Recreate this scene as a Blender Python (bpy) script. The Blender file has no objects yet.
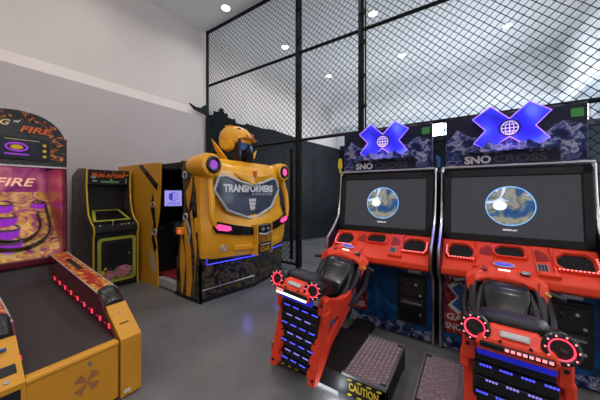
import bpy, math, random
from mathutils import Matrix, Vector
random.seed(7)
PI = math.pi
S = bpy.context.scene
COL = S.collection

# ------------------------------------------------------------------ materials
def new_mat(name):
    m = bpy.data.materials.new(name); m.use_nodes = True
    nt = m.node_tree
    return m, nt, nt.nodes['Principled BSDF']

def mat(name, col, rough=0.5, metal=0.0, emit=None, strength=0.0, spec=0.3, coat=0.0, var=0.0, scale=8.0, bump=0.0, alpha=None):
    m, nt, b = new_mat(name)
    c = (col[0], col[1], col[2], 1)
    b.inputs['Base Color'].default_value = c
    b.inputs['Roughness'].default_value = rough
    b.inputs['Metallic'].default_value = metal
    b.inputs['Specular IOR Level'].default_value = spec
    b.inputs['Coat Weight'].default_value = coat
    b.inputs['Coat Roughness'].default_value = 0.08
    if emit:
        b.inputs['Emission Color'].default_value = (emit[0], emit[1], emit[2], 1)
        b.inputs['Emission Strength'].default_value = strength
    if var > 0 or bump > 0:
        tc = nt.nodes.new('ShaderNodeTexCoord')
        n = nt.nodes.new('ShaderNodeTexNoise'); n.inputs['Scale'].default_value = scale
        n.inputs['Detail'].default_value = 6
        nt.links.new(tc.outputs['Object'], n.inputs['Vector'])
        if var > 0:
            r = nt.nodes.new('ShaderNodeValToRGB')
            r.color_ramp.elements[0].position = 0.3; r.color_ramp.elements[1].position = 0.7
            r.color_ramp.elements[0].color = tuple(max(0, x*(1-var)) for x in col)+(1,)
            r.color_ramp.elements[1].color = tuple(min(1, x*(1+var)) for x in col)+(1,)
            nt.links.new(n.outputs['Fac'], r.inputs['Fac'])
            nt.links.new(r.outputs['Color'], b.inputs['Base Color'])
        if bump > 0:
            bp = nt.nodes.new('ShaderNodeBump'); bp.inputs['Strength'].default_value = bump
            bp.inputs['Distance'].default_value = 0.01
            nt.links.new(n.outputs['Fac'], bp.inputs['Height'])
            nt.links.new(bp.outputs['Normal'], b.inputs['Normal'])
    return m

def art(name, stops, scale=5.0, stretch=(1, 1, 1), rot=(0, 0, 0), rough=0.35, distort=1.0, detail=4, emit=0.0, tex='noise', coat=0.0):
    """printed artwork: a noise pattern through a hard-stepped ramp"""
    m, nt, b = new_mat(name)
    tc = nt.nodes.new('ShaderNodeTexCoord'); mp = nt.nodes.new('ShaderNodeMapping')
    mp.inputs['Scale'].default_value = stretch; mp.inputs['Rotation'].default_value = rot
    nt.links.new(tc.outputs['Object'], mp.inputs['Vector'])
    if tex == 'noise':
        n = nt.nodes.new('ShaderNodeTexNoise'); n.inputs['Scale'].default_value = scale
        n.inputs['Detail'].default_value = detail; n.inputs['Distortion'].default_value = distort
        out = n.outputs['Fac']
    elif tex == 'wave':
        n = nt.nodes.new('ShaderNodeTexWave'); n.inputs['Scale'].default_value = scale
        n.inputs['Distortion'].default_value = distort; n.inputs['Detail'].default_value = detail
        out = n.outputs['Fac']
    nt.links.new(mp.outputs['Vector'], n.inputs['Vector'])
    r = nt.nodes.new('ShaderNodeValToRGB'); cr = r.color_ramp
    while len(cr.elements) > 1: cr.elements.remove(cr.elements[-1])
    cr.elements[0].position = stops[0][0]; cr.elements[0].color = tuple(stops[0][1])+(1,)
    for p, c in stops[1:]:
        e = cr.elements.new(p); e.color = tuple(c)+(1,)
    nt.links.new(out, r.inputs['Fac']); nt.links.new(r.outputs['Color'], b.inputs['Base Color'])
    b.inputs['Roughness'].default_value = rough
    b.inputs['Coat Weight'].default_value = coat*.4
    b.inputs['Specular IOR Level'].default_value = .2
    if emit:
        nt.links.new(r.outputs['Color'], b.inputs['Emission Color'])
        b.inputs['Emission Strength'].default_value = emit
    return m

M = {}
M['wall_up'] = mat('wall_upper_paint', (.64, .58, .545), .9, var=.03, scale=1.2)
M['wall_low'] = mat('wall_lower_paint', (.47, .415, .41), .9, var=.03, scale=1.5)
M['ceil'] = mat('ceiling_paint', (.84, .85, .87), .9, var=.02, scale=1)
M['wall_cool'] = mat('back_wall_paint', (.80, .82, .85), .9, var=.03, scale=1)
M['darkwall'] = mat('black_gloss_panel', (.007, .011, .016), .38, spec=.16, var=.4, scale=2.5, bump=.15)
M['floor'] = mat('polished_concrete', (.140, .140, .145), .26, var=.16, scale=2.2, bump=.03, spec=.5)
M['grey'] = mat('side_wall_paint', (.28, .30, .33), .9, var=.05, scale=2)
M['black'] = mat('black_laminate', (.009, .009, .010), .5, spec=.3, var=.3, scale=20)
M['blackmatte'] = mat('black_recess', (.006, .006, .007), .8, var=.3, scale=20)
M['blacksteel'] = mat('black_powder_coated_steel', (.006, .007, .007), .7, spec=.2, var=.2, scale=10)
M['gloss'] = mat('black_gloss_plastic', (.010, .010, .012), .26, coat=.15, spec=.35, var=.2, scale=10)
M['vinyl'] = mat('black_vinyl', (.014, .012, .018), .42, spec=.35, bump=.1, scale=60)
M['red'] = mat('red_plastic', (.76, .052, .018), .42, coat=.08, var=.07, scale=6)
M['reddark'] = mat('red_inner_plastic', (.30, .012, .010), .4, var=.1, scale=6)
M['chrome'] = mat('brushed_metal', (.62, .63, .65), .28, metal=1, var=.08, scale=30)
M['steel'] = mat('grey_steel', (.28, .28, .29), .4, metal=.8, var=.1, scale=20)
M['silver'] = mat('silver_paint', (.45, .45, .46), .4, metal=.3, var=.06, scale=20)
M['white'] = mat('white_print', (.62, .62, .64), .5, var=.04, scale=20)
M['lgrey'] = mat('light_grey_print', (.34, .33, .38), .5, var=.04, scale=20)
M['dgrey'] = mat('dark_grey_print', (.055, .05, .07), .4, var=.05, scale=20)
M['yellowp'] = mat('yellow_lacquer', (.74, .34, .014), .32, coat=.35, var=.05, scale=5)
M['yellowl'] = mat('amber_laminate', (.60, .27, .020), .42, var=.06, scale=4)
M['yellowd'] = mat('yellow_edge_moulding', (.70, .42, .03), .4, var=.05, scale=10)
M['lime'] = mat('lime_print', (.33, .36, .035), .5, var=.08, scale=10)
M['lane'] = mat('dark_brown_lane_mat', (.038, .029, .029), .7, spec=.3, var=.12, scale=6, bump=.06)
M['maroon'] = mat('maroon_gloss', (.10, .006, .016), .25, coat=.4, var=.1, scale=6)
M['pinkwall'] = mat('crimson_gloss', (.42, .045, .09), .3, coat=.5, var=.3, scale=5)
M['tan'] = mat('tan_print', (.33, .14, .05), .5, var=.2, scale=40)
M['blueplastic'] = mat('blue_plastic', (.02, .09, .30), .35, var=.1, scale=10)
M['navy'] = mat('navy_panel', (.006, .009, .028), .4, var=.3, scale=6)
M['yellowprint'] = mat('yellow_print', (.75, .55, .04), .5, var=.05, scale=10)
M['green'] = mat('green_sticker', (.05, .28, .06), .5, var=.1, scale=20)
M['grip'] = mat('yellow_lever', (.62, .33, .03), .4, var=.1, scale=20)
M['redcarpet'] = mat('red_floor_mat', (.30, .02, .035), .6, var=.2, scale=12)
M['orange'] = mat('orange_print', (.65, .11, .015), .5, var=.1, scale=30)
M['cream'] = mat('cream_print', (.65, .48, .22), .5, var=.1, scale=30)
M['amber_emb'] = mat('red_emblem', (.45, .05, .02), .4, var=.1, scale=10)

M['e_down'] = mat('downlight_glow', (.9, .9, .9), .5, emit=(1, .95, .88), strength=14, var=.02)
M['e_window'] = mat('window_daylight', (.8, .85, .9), .5, emit=(.80, .91, 1), strength=7, var=.02)
M['e_fill_window'] = mat('fill_window_glow', (.8, .85, .9), .5, emit=(.95, .95, 1), strength=1.1, var=.02)  # glow for the added windows, out of view
M['e_red'] = mat('red_led', (.8, .1, .1), .4, emit=(1, .03, .08), strength=2.2, var=.02)
M['e_redhot'] = mat('red_led_bright', (.9, .5, .5), .4, emit=(1, .16, .20), strength=1.8, var=.02)
M['e_pink'] = mat('magenta_lamp', (.9, .1, .4), .3, emit=(.95, .05, .22), strength=1.05, var=.05)
M['e_purple'] = mat('violet_lamp', (.18, .03, .28), .3, emit=(.22, .02, .42), strength=.9, var=.3, scale=30)
M['e_blue'] = mat('blue_led', (.1, .1, .8), .4, emit=(.06, .06, .95), strength=1.9, var=.02)
M['e_bluedim'] = mat('deep_blue_glow', (.02, .02, .3), .3, emit=(.012, .016, .60), strength=.55, var=.2, scale=8)
M['e_violet'] = mat('violet_led', (.4, .4, .9), .4, emit=(.22, .18, .8), strength=1.1, var=.02)
M['e_white'] = mat('white_light_bar', (.9, .9, .85), .4, emit=(1, .93, .75), strength=1.5, var=.02)
M['e_cool'] = mat('cool_white_tube', (.9, .9, .9), .4, emit=(.85, .93, 1), strength=9, var=.02)
M['e_x'] = art('backlit_blue_acrylic', [(.36, (.02, .015, .42)), (.5, (.035, .04, .75)), (.66, (.12, .17, .95))], scale=4, rough=.2, distort=.3, detail=1, emit=.8)
M['e_xedge'] = mat('violet_edge_light', (.5, .3, .9), .3, emit=(.30, .13, .95), strength=1.2, var=.05)
M['e_screen'] = mat('dark_game_screen', (.02, .02, .022), .12, emit=(.055, .06, .072), strength=.62, var=.05, scale=2)
M['e_globe'] = art('planet_picture', [(.36, (.012, .035, .11)), (.47, (.03, .08, .19)), (.50, (.13, .14, .09)), (.56, (.24, .22, .16)), (.62, (.10, .14, .20)), (.70, (.55, .62, .70))], scale=8, rough=.4, distort=.8, detail=6, emit=.95)
M['e_flare'] = mat('planet_glint', (.9, .9, .9), .4, emit=(.62, .68, .72), strength=.9, var=.05)
M['e_halo'] = mat('planet_rim_glow', (.2, .5, .9), .4, emit=(.18, .48, 1), strength=.8, var=.05)
M['e_lilac'] = mat('lilac_screen', (.5, .5, .9), .4, emit=(.36, .32, .95), strength=.85, var=.03)
M['e_ink'] = mat('screen_ink', (.05, .04, .3), .4, emit=(.07, .06, .45), strength=.8, var=.03)
M['e_text'] = mat('screen_text', (.8, .8, .8), .4, emit=(.9, .92, 1), strength=.8, var=.02)
M['e_gametx'] = mat('lit_cream_text', (.8, .6, .4), .4, emit=(1, .66, .30), strength=.5, var=.1)

M['a_flame'] = art('flame_artwork', [(.0, (.010, .012, .013)), (.54, (.010, .012, .012)), (.58, (.22, .03, .01)), (.64, (.50, .15, .02)), (.74, (.62, .38, .08))], scale=9, stretch=(1, 1, 1.6), rough=.3, distort=2.2, coat=.3)
M['a_railflame'] = art('flame_strip_artwork', [(.0, (.26, .008, .012)), (.50, (.33, .015, .012)), (.54, (.50, .20, .02)), (.60, (.62, .42, .08)), (.70, (.12, .05, .02))], scale=11, rough=.28, distort=2, coat=.3)
M['a_board'] = art('lit_playfield_artwork', [(.30, (.18, .02, .16)), (.42, (.36, .07, .16)), (.50, (.52, .26, .05)), (.60, (.66, .46, .10)), (.72, (.70, .35, .42))], scale=8, rough=.35, distort=2.2, emit=.10)
M['a_boardtop'] = art('violet_playfield_artwork', [(.30, (.20, .02, .20)), (.46, (.42, .06, .30)), (.60, (.62, .20, .36)), (.75, (.8, .45, .45))], scale=3.5, rough=.35, distort=1.2, emit=.10)
M['a_snow'] = art('snow_race_artwork', [(.30, (.008, .008, .03)), (.46, (.016, .016, .06)), (.50, (.10, .10, .22)), (.56, (.04, .05, .16)), (.61, (.34, .32, .46)), (.68, (.08, .03, .03))], scale=8, stretch=(1, 1, 1.8), rot=(0, .5, 0), rough=.3, distort=1.5, detail=6)
M['a_peak'] = art('snowy_peak_artwork', [(.40, (.008, .012, .05)), (.49, (.03, .05, .16)), (.53, (.12, .14, .28)), (.58, (.38, .40, .52)), (.62, (.03, .04, .12)), (.72, (.50, .52, .60))], scale=11, stretch=(1.3, 1, 1.2), rot=(0, .7, 0), rough=.35, distort=.8, detail=9)
M['a_blue'] = art('blue_ray_artwork', [(.35, (.006, .02, .07)), (.50, (.008, .05, .16)), (.65, (.012, .10, .26))], scale=4, rough=.35, distort=1.5)
M['a_redart'] = art('red_dark_artwork', [(.40, (.03, .01, .02)), (.50, (.30, .03, .02)), (.62, (.45, .06, .03)), (.72, (.10, .10, .12))], scale=9, rough=.4, distort=2)
M['a_mecha'] = art('mechanical_artwork', [(.36, (.006, .006, .007)), (.47, (.02, .02, .02)), (.505, (.10, .10, .09)), (.53, (.015, .015, .015)), (.59, (.17, .10, .02)), (.64, (.07, .05, .02)), (.74, (.012, .012, .012))], scale=5, rough=.28, distort=3, detail=4)
M['a_mechayel'] = art('yellow_mechanical_artwork', [(.34, (.02, .016, .012)), (.44, (.40, .16, .014)), (.52, (.50, .21, .016)), (.565, (.05, .035, .02)), (.60, (.44, .18, .014)), (.70, (.03, .02, .012))], scale=3.2, stretch=(1.5, 1, .7), rough=.3, distort=2.4, detail=2)
M['a_arcade'] = art('brown_side_artwork', [(.38, (.03, .024, .022)), (.50, (.07, .05, .045)), (.60, (.16, .10, .085)), (.72, (.06, .045, .04))], scale=6, rough=.4, distort=2.4)
M['a_picture'] = art('pink_green_picture', [(.34, (.02, .10, .03)), (.45, (.25, .22, .04)), (.50, (.50, .10, .22)), (.60, (.65, .25, .36)), (.72, (.04, .03, .04))], scale=9, rough=.3, distort=1.2, detail=3)
M['a_tread'] = mat('tread_plate_metal', (.26, .19, .205), .38, metal=.35, var=.12, scale=14)  # pinkish tint holds red-violet reflections in the base colour
M['a_caution'] = mat('caution_black', (.014, .014, .014), .45, var=.2, scale=10)
M['a_shield'] = art('smoked_blue_panel', [(.35, (.018, .022, .035)), (.5, (.045, .055, .085)), (.62, (.07, .085, .12))], scale=1.6, rough=.2, distort=1.0, detail=1, coat=.4)

# ------------------------------------------------------------------ mesh building
class MB:
    def __init__(s): s.v = []; s.f = []; s.m = []; s.mats = []; s.T = Matrix(); s.cur = 0
    def use(s, m):
        if m not in s.mats: s.mats.append(m)
        s.cur = s.mats.index(m); return s
    def add(s, vs, fs):
        o = len(s.v)
        s.v += [tuple(s.T @ Vector(p)) for p in vs]
        s.f += [tuple(o+i for i in f) for f in fs]; s.m += [s.cur]*len(fs)
        return s
    def box(s, x0, x1, y0, y1, z0, z1, b=0):
        x0, x1 = min(x0, x1), max(x0, x1); y0, y1 = min(y0, y1), max(y0, y1); z0, z1 = min(z0, z1), max(z0, z1)
        if b <= 0:
            v = [(x, y, z) for z in (z0, z1) for y in (y0, y1) for x in (x0, x1)]
            return s.add(v, [(0, 2, 3, 1), (4, 5, 7, 6), (0, 1, 5, 4), (2, 6, 7, 3), (0, 4, 6, 2), (1, 3, 7, 5)])
        b = min(b, (x1-x0)/2.01, (y1-y0)/2.01, (z1-z0)/2.01)
        def ring(i, z):
            X0, X1, Y0, Y1 = x0+i, x1-i, y0+i, y1-i
            c = b-i if i < b else 0
            return [(X0+c, Y0, z), (X1-c, Y0, z), (X1, Y0+c, z), (X1, Y1-c, z), (X1-c, Y1, z), (X0+c, Y1, z), (X0, Y1-c, z), (X0, Y0+c, z)]
        rings = [ring(b*.9, z0), ring(0, z0+b), ring(0, z1-b), ring(b*.9, z1)]
        return s.loft(rings, True, True)
    def loft(s, rings, c0=True, c1=True, closed=True):
        n = len(rings[0]); vs = [p for r in rings for p in r]; fs = []
        for i in range(len(rings)-1):
            for j in range(n if closed else n-1):
                k = (j+1) % n
                fs.append((i*n+j, i*n+k, (i+1)*n+k, (i+1)*n+j))
        if c0: fs.append(tuple(range(n-1, -1, -1)))
        if c1: fs.append(tuple(range((len(rings)-1)*n, len(rings)*n)))
        return s.add(vs, fs)
    def prism(s, pts, axis, a0, a1):
        """pts 2-D outline, extruded along axis ('x': pts=(y,z); 'y': pts=(x,z); 'z': pts=(x,y))"""
        def P(p, a):
            return {'x': (a, p[0], p[1]), 'y': (p[0], a, p[1]), 'z': (p[0], p[1], a)}[axis]
        return s.loft([[P(p, a0) for p in pts], [P(p, a1) for p in pts]])
    def tube(s, pts, r, n=8, closed=False, rr=None):
        P = [Vector(p) for p in pts]; rings = []
        m = len(P); up = None
        for i, p in enumerate(P):
            if closed: d = P[(i+1) % m]-P[i-1]
            else: d = P[min(i+1, m-1)]-P[max(i-1, 0)]
            if d.length < 1e-9: d = Vector((0, 0, 1))
            d.normalize()
            if up is None:
                up = Vector((0, 0, 1)) if abs(d.z) < .9 else Vector((1, 0, 0))
            a = d.cross(up)
            if a.length < 1e-4: a = d.cross(Vector((0, 1, 0)))
            a.normalize(); b = a.cross(d).normalized(); up = b
            q = rr[i] if rr else r
            rings.append([tuple(p+a*math.cos(2*PI*k/n)*q+b*math.sin(2*PI*k/n)*q) for k in range(n)])
        if closed: rings.append(rings[0])
        return s.loft(rings, not closed, not closed)
    def cyl(s, p0, p1, r, n=20, r1=None):
        return s.tube([p0, p1], r, n, rr=[r, r if r1 is None else r1])
    def torus(s, c, ax, R, r, n=28, k=8, sx=1, sy=1, a0=0, a1=2*PI):
        ax = Vector(ax).normalized(); u = ax.orthogonal().normalized()
        if abs(ax.x) < .5: u = Vector((1, 0, 0)); u = (u-ax*u.dot(ax)).normalized()
        w = ax.cross(u); full = abs(a1-a0) > 2*PI-.01
        pts = [tuple(Vector(c)+u*math.cos(a0+(a1-a0)*i/n)*R*sx+w*math.sin(a0+(a1-a0)*i/n)*R*sy) for i in range(n if full else n+1)]
        return s.tube(pts, r, k, closed=full)
    def disc(s, c, ax, R, th, n=28, sx=1, sy=1):
        ax = Vector(ax).normalized(); u = Vector((1, 0, 0)) if abs(ax.x) < .5 else Vector((0, 1, 0))
        u = (u-ax*u.dot(ax)).normalized(); w = ax.cross(u); C0 = Vector(c)
        rg = [[tuple(C0+ax*h+(u*math.cos(2*PI*i/n)*sx+w*math.sin(2*PI*i/n)*sy)*R) for i in range(n)] for h in (0, th)]
        return s.loft(rg)
    def sphere(s, c, r, n=14, m=9, sc=(1, 1, 1)):
        rings = []
        for i in range(1, m):
            t = PI*i/m
            rings.append([(c[0]+sc[0]*r*math.sin(t)*math.cos(2*PI*j/n), c[1]+sc[1]*r*math.sin(t)*math.sin(2*PI*j/n), c[2]-sc[2]*r*math.cos(t)) for j in range(n)])
        return s.loft(rings)
    def build(s, name, m=None, parent=None, smooth=False, bevel=0, sub=0):
        me = bpy.data.meshes.new(name); me.from_pydata(s.v, [], s.f)
        if not s.mats: s.mats = [m]
        for x in s.mats: me.materials.append(M[x] if isinstance(x, str) else x)
        me.polygons.foreach_set('material_index', s.m)
        me.validate(); me.update()
        import bmesh
        bm = bmesh.new(); bm.from_mesh(me); bmesh.ops.recalc_face_normals(bm, faces=bm.faces); bm.to_mesh(me); bm.free()
        o = bpy.data.objects.new(name, me); COL.objects.link(o)
        if parent: o.parent = parent
        if bevel:
            b = o.modifiers.new('b', 'BEVEL'); b.width = bevel; b.segments = 2; b.limit_method = 'ANGLE'; b.angle_limit = math.radians(35)
        if sub:
            b = o.modifiers.new('s', 'SUBSURF'); b.levels = sub; b.render_levels = sub
        if smooth:
            me.polygons.foreach_set('use_smooth', [True]*len(me.polygons))
            try:
                me.set_sharp_from_angle(angle=math.radians(40))
            except Exception: pass
        return o

def part(name, m, parent, fn, **k):
    b = MB().use(m); fn(b); return b.build(name, m, parent, **k)

def tag(o, label=None, cat=None, group=None, kind=None):
    if label: o['label'] = label
    if cat: o['category'] = cat
    if group: o['group'] = group
    if kind: o['kind'] = kind
    return o

def root(name, loc, rz, label, cat, group=None):
    o = bpy.data.objects.new(name, None); COL.objects.link(o)
    o.empty_display_size = .1
    o.location = loc; o.rotation_euler = (0, 0, rz)
    return tag(o, label, cat, group)

def copy_tree(o, parent=None):
    c = o.copy(); COL.objects.link(c)
    if parent: c.parent = parent
    for ch in list(o.children): copy_tree(ch, c)
    return c

def lettering(parent, txt, loc, w, h, m, rx=PI/2, ry=0, rz=0, ext=.002, off=0.0, shear=0, name='lettering', frame=None):
    """flat raised letters fitted to w x h, centred on loc, reading from -y by default"""
    cu = bpy.data.curves.new('t', 'FONT'); cu.body = txt; cu.extrude = .01; cu.offset = off; cu.shear = shear
    cu.align_x = 'CENTER'; cu.align_y = 'CENTER'; cu.resolution_u = 3
    to = bpy.data.objects.new('t', cu); COL.objects.link(to)
    dg = bpy.context.evaluated_depsgraph_get(); dg.update()
    me = bpy.data.meshes.new_from_object(to.evaluated_get(dg))
    bpy.data.objects.remove(to)
    xs = [v.co.x for v in me.vertices]; ys = [v.co.y for v in me.vertices]
    cx, cy = (min(xs)+max(xs))/2, (min(ys)+max(ys))/2
    sx = w/(max(xs)-min(xs)); sy = h/(max(ys)-min(ys))
    F = frame if frame else Matrix.Translation(loc) @ Matrix.Rotation(rz, 4, 'Z') @ Matrix.Rotation(ry, 4, 'Y') @ Matrix.Rotation(rx, 4, 'X')
    for v in me.vertices:
        v.co = F @ Vector(((v.co.x-cx)*sx, (v.co.y-cy)*sy, (v.co.z+.01)*ext/.02))
    me.materials.clear(); me.materials.append(M[m])
    o = bpy.data.objects.new(name, me); COL.objects.link(o)
    if parent: o.parent = parent
    return o

def struct(name, m, fn, **k):
    return tag(part(name, m, None, fn, **k), kind='structure')

# ------------------------------------------------------------------ room shell
XL, XR, CZ = -5.6, 3.4, 5.6
YF, YB = -4.5, 9.8
struct('floor', 'floor', lambda b: b.box(-6.3, 4.0, YF-.2, 12.2, -.12, 0))
struct('ceiling', 'ceil', lambda b: b.box(-6.3, 4.0, YF-.2, 12.2, CZ, CZ+.15))
def wl(b):
    # lower wall stands proud, chamfered shelf, upper wall set back
    b.use('wall_low').prism([(XL-.25, 0), (XL, 0), (XL, 3.39), (XL-.25, 3.39)], 'y', YF, 3.95)
    b.use('wall_up').prism([(XL-.25, 3.39), (XL, 3.39), (XL-.13, 3.61), (XL-.13, CZ), (XL-.25, CZ)], 'y', YF, 3.95)
    b.use('wall_up').prism([(XL-.25, 0), (XL-.13, 0), (XL-.13, CZ), (XL-.25, CZ)], 'y', 3.95, 12.2)
struct('wall_left', 'wall_up', wl)
struct('wall_front', 'wall_up', lambda b: b.box(-6.3, 4.0, YF-.2, YF, 0, CZ))
struct('wall_right', 'wall_cool', lambda b: b.box(XR, XR+.2, YF, 12.2, 0, CZ))
struct('wall_back', 'wall_cool', lambda b: b.box(-6.3, 4.0, 12.0, 12.2, 0, CZ))
# upper walls of the hall behind, standing over a lower bright recess
struct('wall_upper_back', 'wall_cool', lambda b: b.box(-4.95, 3.4, YB, 10.0, 4.22, CZ))
struct('wall_upper_side', 'wall_cool', lambda b: b.box(2.05, 2.25, 4.5, YB, 4.0, CZ))
struct('trim_1', 'grey', lambda b: b.box(2.25, 3.4, 4.5, YB, 4.0, 4.12))
# window strips in the recess
def window(n, x0, x1, y, z0, z1):
    def fr(b):
        b.box(x0-.05, x1+.05, y-.06, y, z0-.05, z0); b.box(x0-.05, x1+.05, y-.06, y, z1, z1+.05)
        k = max(2, int((x1-x0)/.9))
        for i in range(k+1):
            x = x0+(x1-x0)*i/k; b.box(x-.03, x+.03, y-.06, y, z0, z1)
    f = struct('window_%d' % n, 'silver', fr)
    part('window_pane', 'e_window', f, lambda b: b.box(x0, x1, y-.03, y-.01, z0, z1))
window(1, -4.4, -2.2, 12.0, 3.2, 4.3)
window(2, -1.9, 3.2, 12.0, 3.0, 4.35)
def w3(b):
    for y in (5.0, 6.2, 7.4, 8.6, 9.8): b.box(XR-.06, XR, y-.03, y+.03, 1.0, 3.9)
    b.box(XR-.06, XR, 5.0, 9.8, .95, 1.0); b.box(XR-.06, XR, 5.0, 9.8, 3.9, 3.95)
w = struct('window_3', 'silver', w3)
part('window_pane', 'e_window', w, lambda b: b.box(XR-.03, XR-.01, 5.03, 9.77, 1.0, 3.9))

fill_window_specs = [(-3.9, -2.3), (-1.9, -.3), (.1, 1.7), (2.1, 3.7)]  # unseen windows added on the camera side to brighten the ceiling
def w4(b):
    for a, c in fill_window_specs:
        b.box(XR-.08, XR, a-.06, a, 1.0, 4.6); b.box(XR-.08, XR, c, c+.06, 1.0, 4.6)
        b.box(XR-.08, XR, a, c, .94, 1.0); b.box(XR-.08, XR, a, c, 4.6, 4.66); b.box(XR-.05, XR, a, c, 2.9, 2.95)
w = struct('window_4', 'silver', w4)
for a, c in fill_window_specs:
    part('window_pane', 'e_fill_window', w, lambda b: b.box(XR-.02, XR-.01, a, c, 1.0, 4.6))
cv = struct('trim_3', 'black', lambda b: (b.box(-3.7, 3.3, 8.0, 8.1, 2.95, 3.0), b.box(-3.7, 3.3, 7.99, 8.0, 2.95, 3.06)))
part('cove_and_fill_strip', 'e_cool', cv, lambda b: b.box(-3.6, 3.2, 8.03, 8.07, 3.0, 3.02))
def cove(x, y, z, sx, sy, e, rx=0.0):
    l = bpy.data.lights.new('cove_and_fill_lamp', 'AREA'); l.shape = 'RECTANGLE'; l.size = sx; l.size_y = sy; l.energy = e; l.color = (.86, .93, 1)
    o = bpy.data.objects.new('cove_and_fill_lamp', l); COL.objects.link(o); o.location = (x, y, z); o.rotation_euler = (PI+rx, 0, 0)
cove(-.2, 8.05, 3.05, 6.8, .08, 48)
cv2 = struct('fill_uplight_shelf', 'white', lambda b: b.box(XR-.25, XR, -4.2, 3.8, 4.72, 4.76))  # shelf of an unseen uplight, added to brighten the near ceiling
part('cove_and_fill_strip', 'e_white', cv2, lambda b: b.box(XR-.20, XR-.14, -4.0, 3.7, 4.76, 4.78))
l = bpy.data.lights.new('cove_and_fill_lamp', 'AREA'); l.shape = 'RECTANGLE'; l.size = .08; l.size_y = 7.6; l.energy = 85; l.color = (1, .96, .92)  # added fill lamp over that shelf, aimed up at the ceiling
o = bpy.data.objects.new('cove_and_fill_lamp', l); COL.objects.link(o); o.location = (XR-.17, -.15, 4.80); o.rotation_euler = (0, math.radians(180+12), 0)
# black panelled partition beyond the fence, with a ragged top where it starts
def dw(b):
    A = Vector((XL-.02, 4.15, 0)); B = Vector((-3.75, 8.1, 0)); d = (B-A)
    nrm = Vector((-d.y, d.x, 0)).normalized()*.06
    prof = [(0, 3.50), (.03, 3.50), (.035, 3.62), (.06, 3.60), (.07, 3.72), (.09, 3.70), (.095, 3.60), (.115, 3.60), (.12, 3.50), (.14, 3.47), (.16, 3.49), (.17, 3.38), (.22, 3.36), (.24, 3.41), (.27, 3.38), (.35, 3.33), (.42, 3.34), (.5, 3.27), (.7, 3.12), (1, 2.98)]
    pts = [(0, 0)]+prof+[(1, 0)]
    r0 = [tuple(A+d*t+Vector((0, 0, z))) for t, z in pts]
    r1 = [tuple(A+d*t+nrm+Vector((0, 0, z))) for t, z in pts]
    b.loft([r0, r1])
    for t in (.25, .5, .75):
        p = A+d*t-nrm*.08
        b.use('black'); b.tube([tuple(p), tuple(p+Vector((0, 0, 3.0)))], .008, 4)
        b.use('darkwall')
struct('wall_partition', 'darkwall', dw)
struct('wall_partition_back', 'darkwall', lambda b: b.box(-3.80, 3.4, 8.1, 8.16, 0, 2.95))
struct('trim_5', 'darkwall', lambda b: b.prism([(3.60, 3.62), (3.74, 3.50), (4.12, 3.44), (4.12, 3.74), (4.0, 3.68), (3.9, 3.58), (3.74, 3.57)], 'x', -5.60, -5.54))
# ceiling hatch panel
struct('trim_2', 'ceil', lambda b: (b.box(-5.1, -3.7, 2.0, 3.35, CZ-.03, CZ)))

# ------------------------------------------------------------------ chain link fence
FY = 4.1
fence = root('chain_link_fence', (0, FY, 0), 0, 'tall black chain link fence running across the room behind the game machines', 'fence')
FP = [(-5.57, .035), (-2.78, .05), (-1.51, .05), (2.9, .04)]
for x, r in FP:
    part('post', 'blacksteel', fence, lambda b: b.cyl((x, 0, 0), (x, 0, CZ-.01), r, 12), smooth=True)
for xa_, xb_ in ((-5.57, -2.78), (-1.51, 2.9)):
    part('rail', 'blacksteel', fence, lambda b: b.cyl((xa_, -.005, .09), (xb_, -.005, .09), .025, 10), smooth=True)
for z, r in ((2.5, .028), (4.19, .03), (CZ-.05, .035)):
    part('rail', 'blacksteel', fence, lambda b: b.cyl((-5.57, -.005, z), (2.9, -.005, z), r, 10), smooth=True)
for x in (-2.70, -1.43):
    part('gate_upright', 'blacksteel', fence, lambda b: b.cyl((x, -.01, .05), (x, -.01, 5.5), .014, 8), smooth=True)
def clamps(b, x):
    for z in (.7, 1.5, 2.1, 2.9, 3.4, 3.95, 4.45, 5.0):
        b.box(x-.02, x+.11, -.07, -.045, z-.012, z+.012); b.box(x+.06, x+.09, -.09, -.04, z-.03, z+.03)
for x in (-2.78, -1.51):
    for z in (.7, 1.5, 2.1, 2.9, 3.4, 3.95, 4.45, 5.0):
        part('clamp', 'blacksteel', fence, lambda b: (b.box(x-.02, x+.11, -.07, -.045, z-.012, z+.012), b.box(x+.06, x+.09, -.09, -.04, z-.03, z+.03)))
part('latch_bar', 'blacksteel', fence, lambda b: (b.box(-2.92, -2.85, -.09, -.05, .2, 2.35, .01), b.box(-2.95, -2.82, -.12, -.05, 1.2, 1.35, .01)))
def mesh_panel(b, x0, x1, z0, z1, s=.112, r=.0050):
    n = int((x1-x0+z1-z0)/s)+2
    for sgn in (1, -1):
        for i in range(n):
            # line x = c + sgn*(z - z0)
            c = x0+i*s if sgn == -1 else x1-i*s
            # clip
            za = z0; zb = z1
            if sgn == 1:
                za = max(za, z0+(x0-c)); zb = min(zb, z0+(x1-c))
            else:
                za = max(za, z0+(c-x1)); zb = min(zb, z0+(c-x0))
            if zb-za < .02: continue
            xa = c+sgn*(za-z0); xb = c+sgn*(zb-z0)
            y = .004*sgn
            b.tube([(xa, y, za), (xb, y, zb)], r, 4)
for x0, x1 in ((-5.55, -2.80), (-2.74, -1.54), (-1.46, 2.88)):
    part('wire_mesh', 'blacksteel', fence, lambda b: mesh_panel(b, x0, x1, 2.5 if x0 == -2.74 else .06, CZ-.06))

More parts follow.
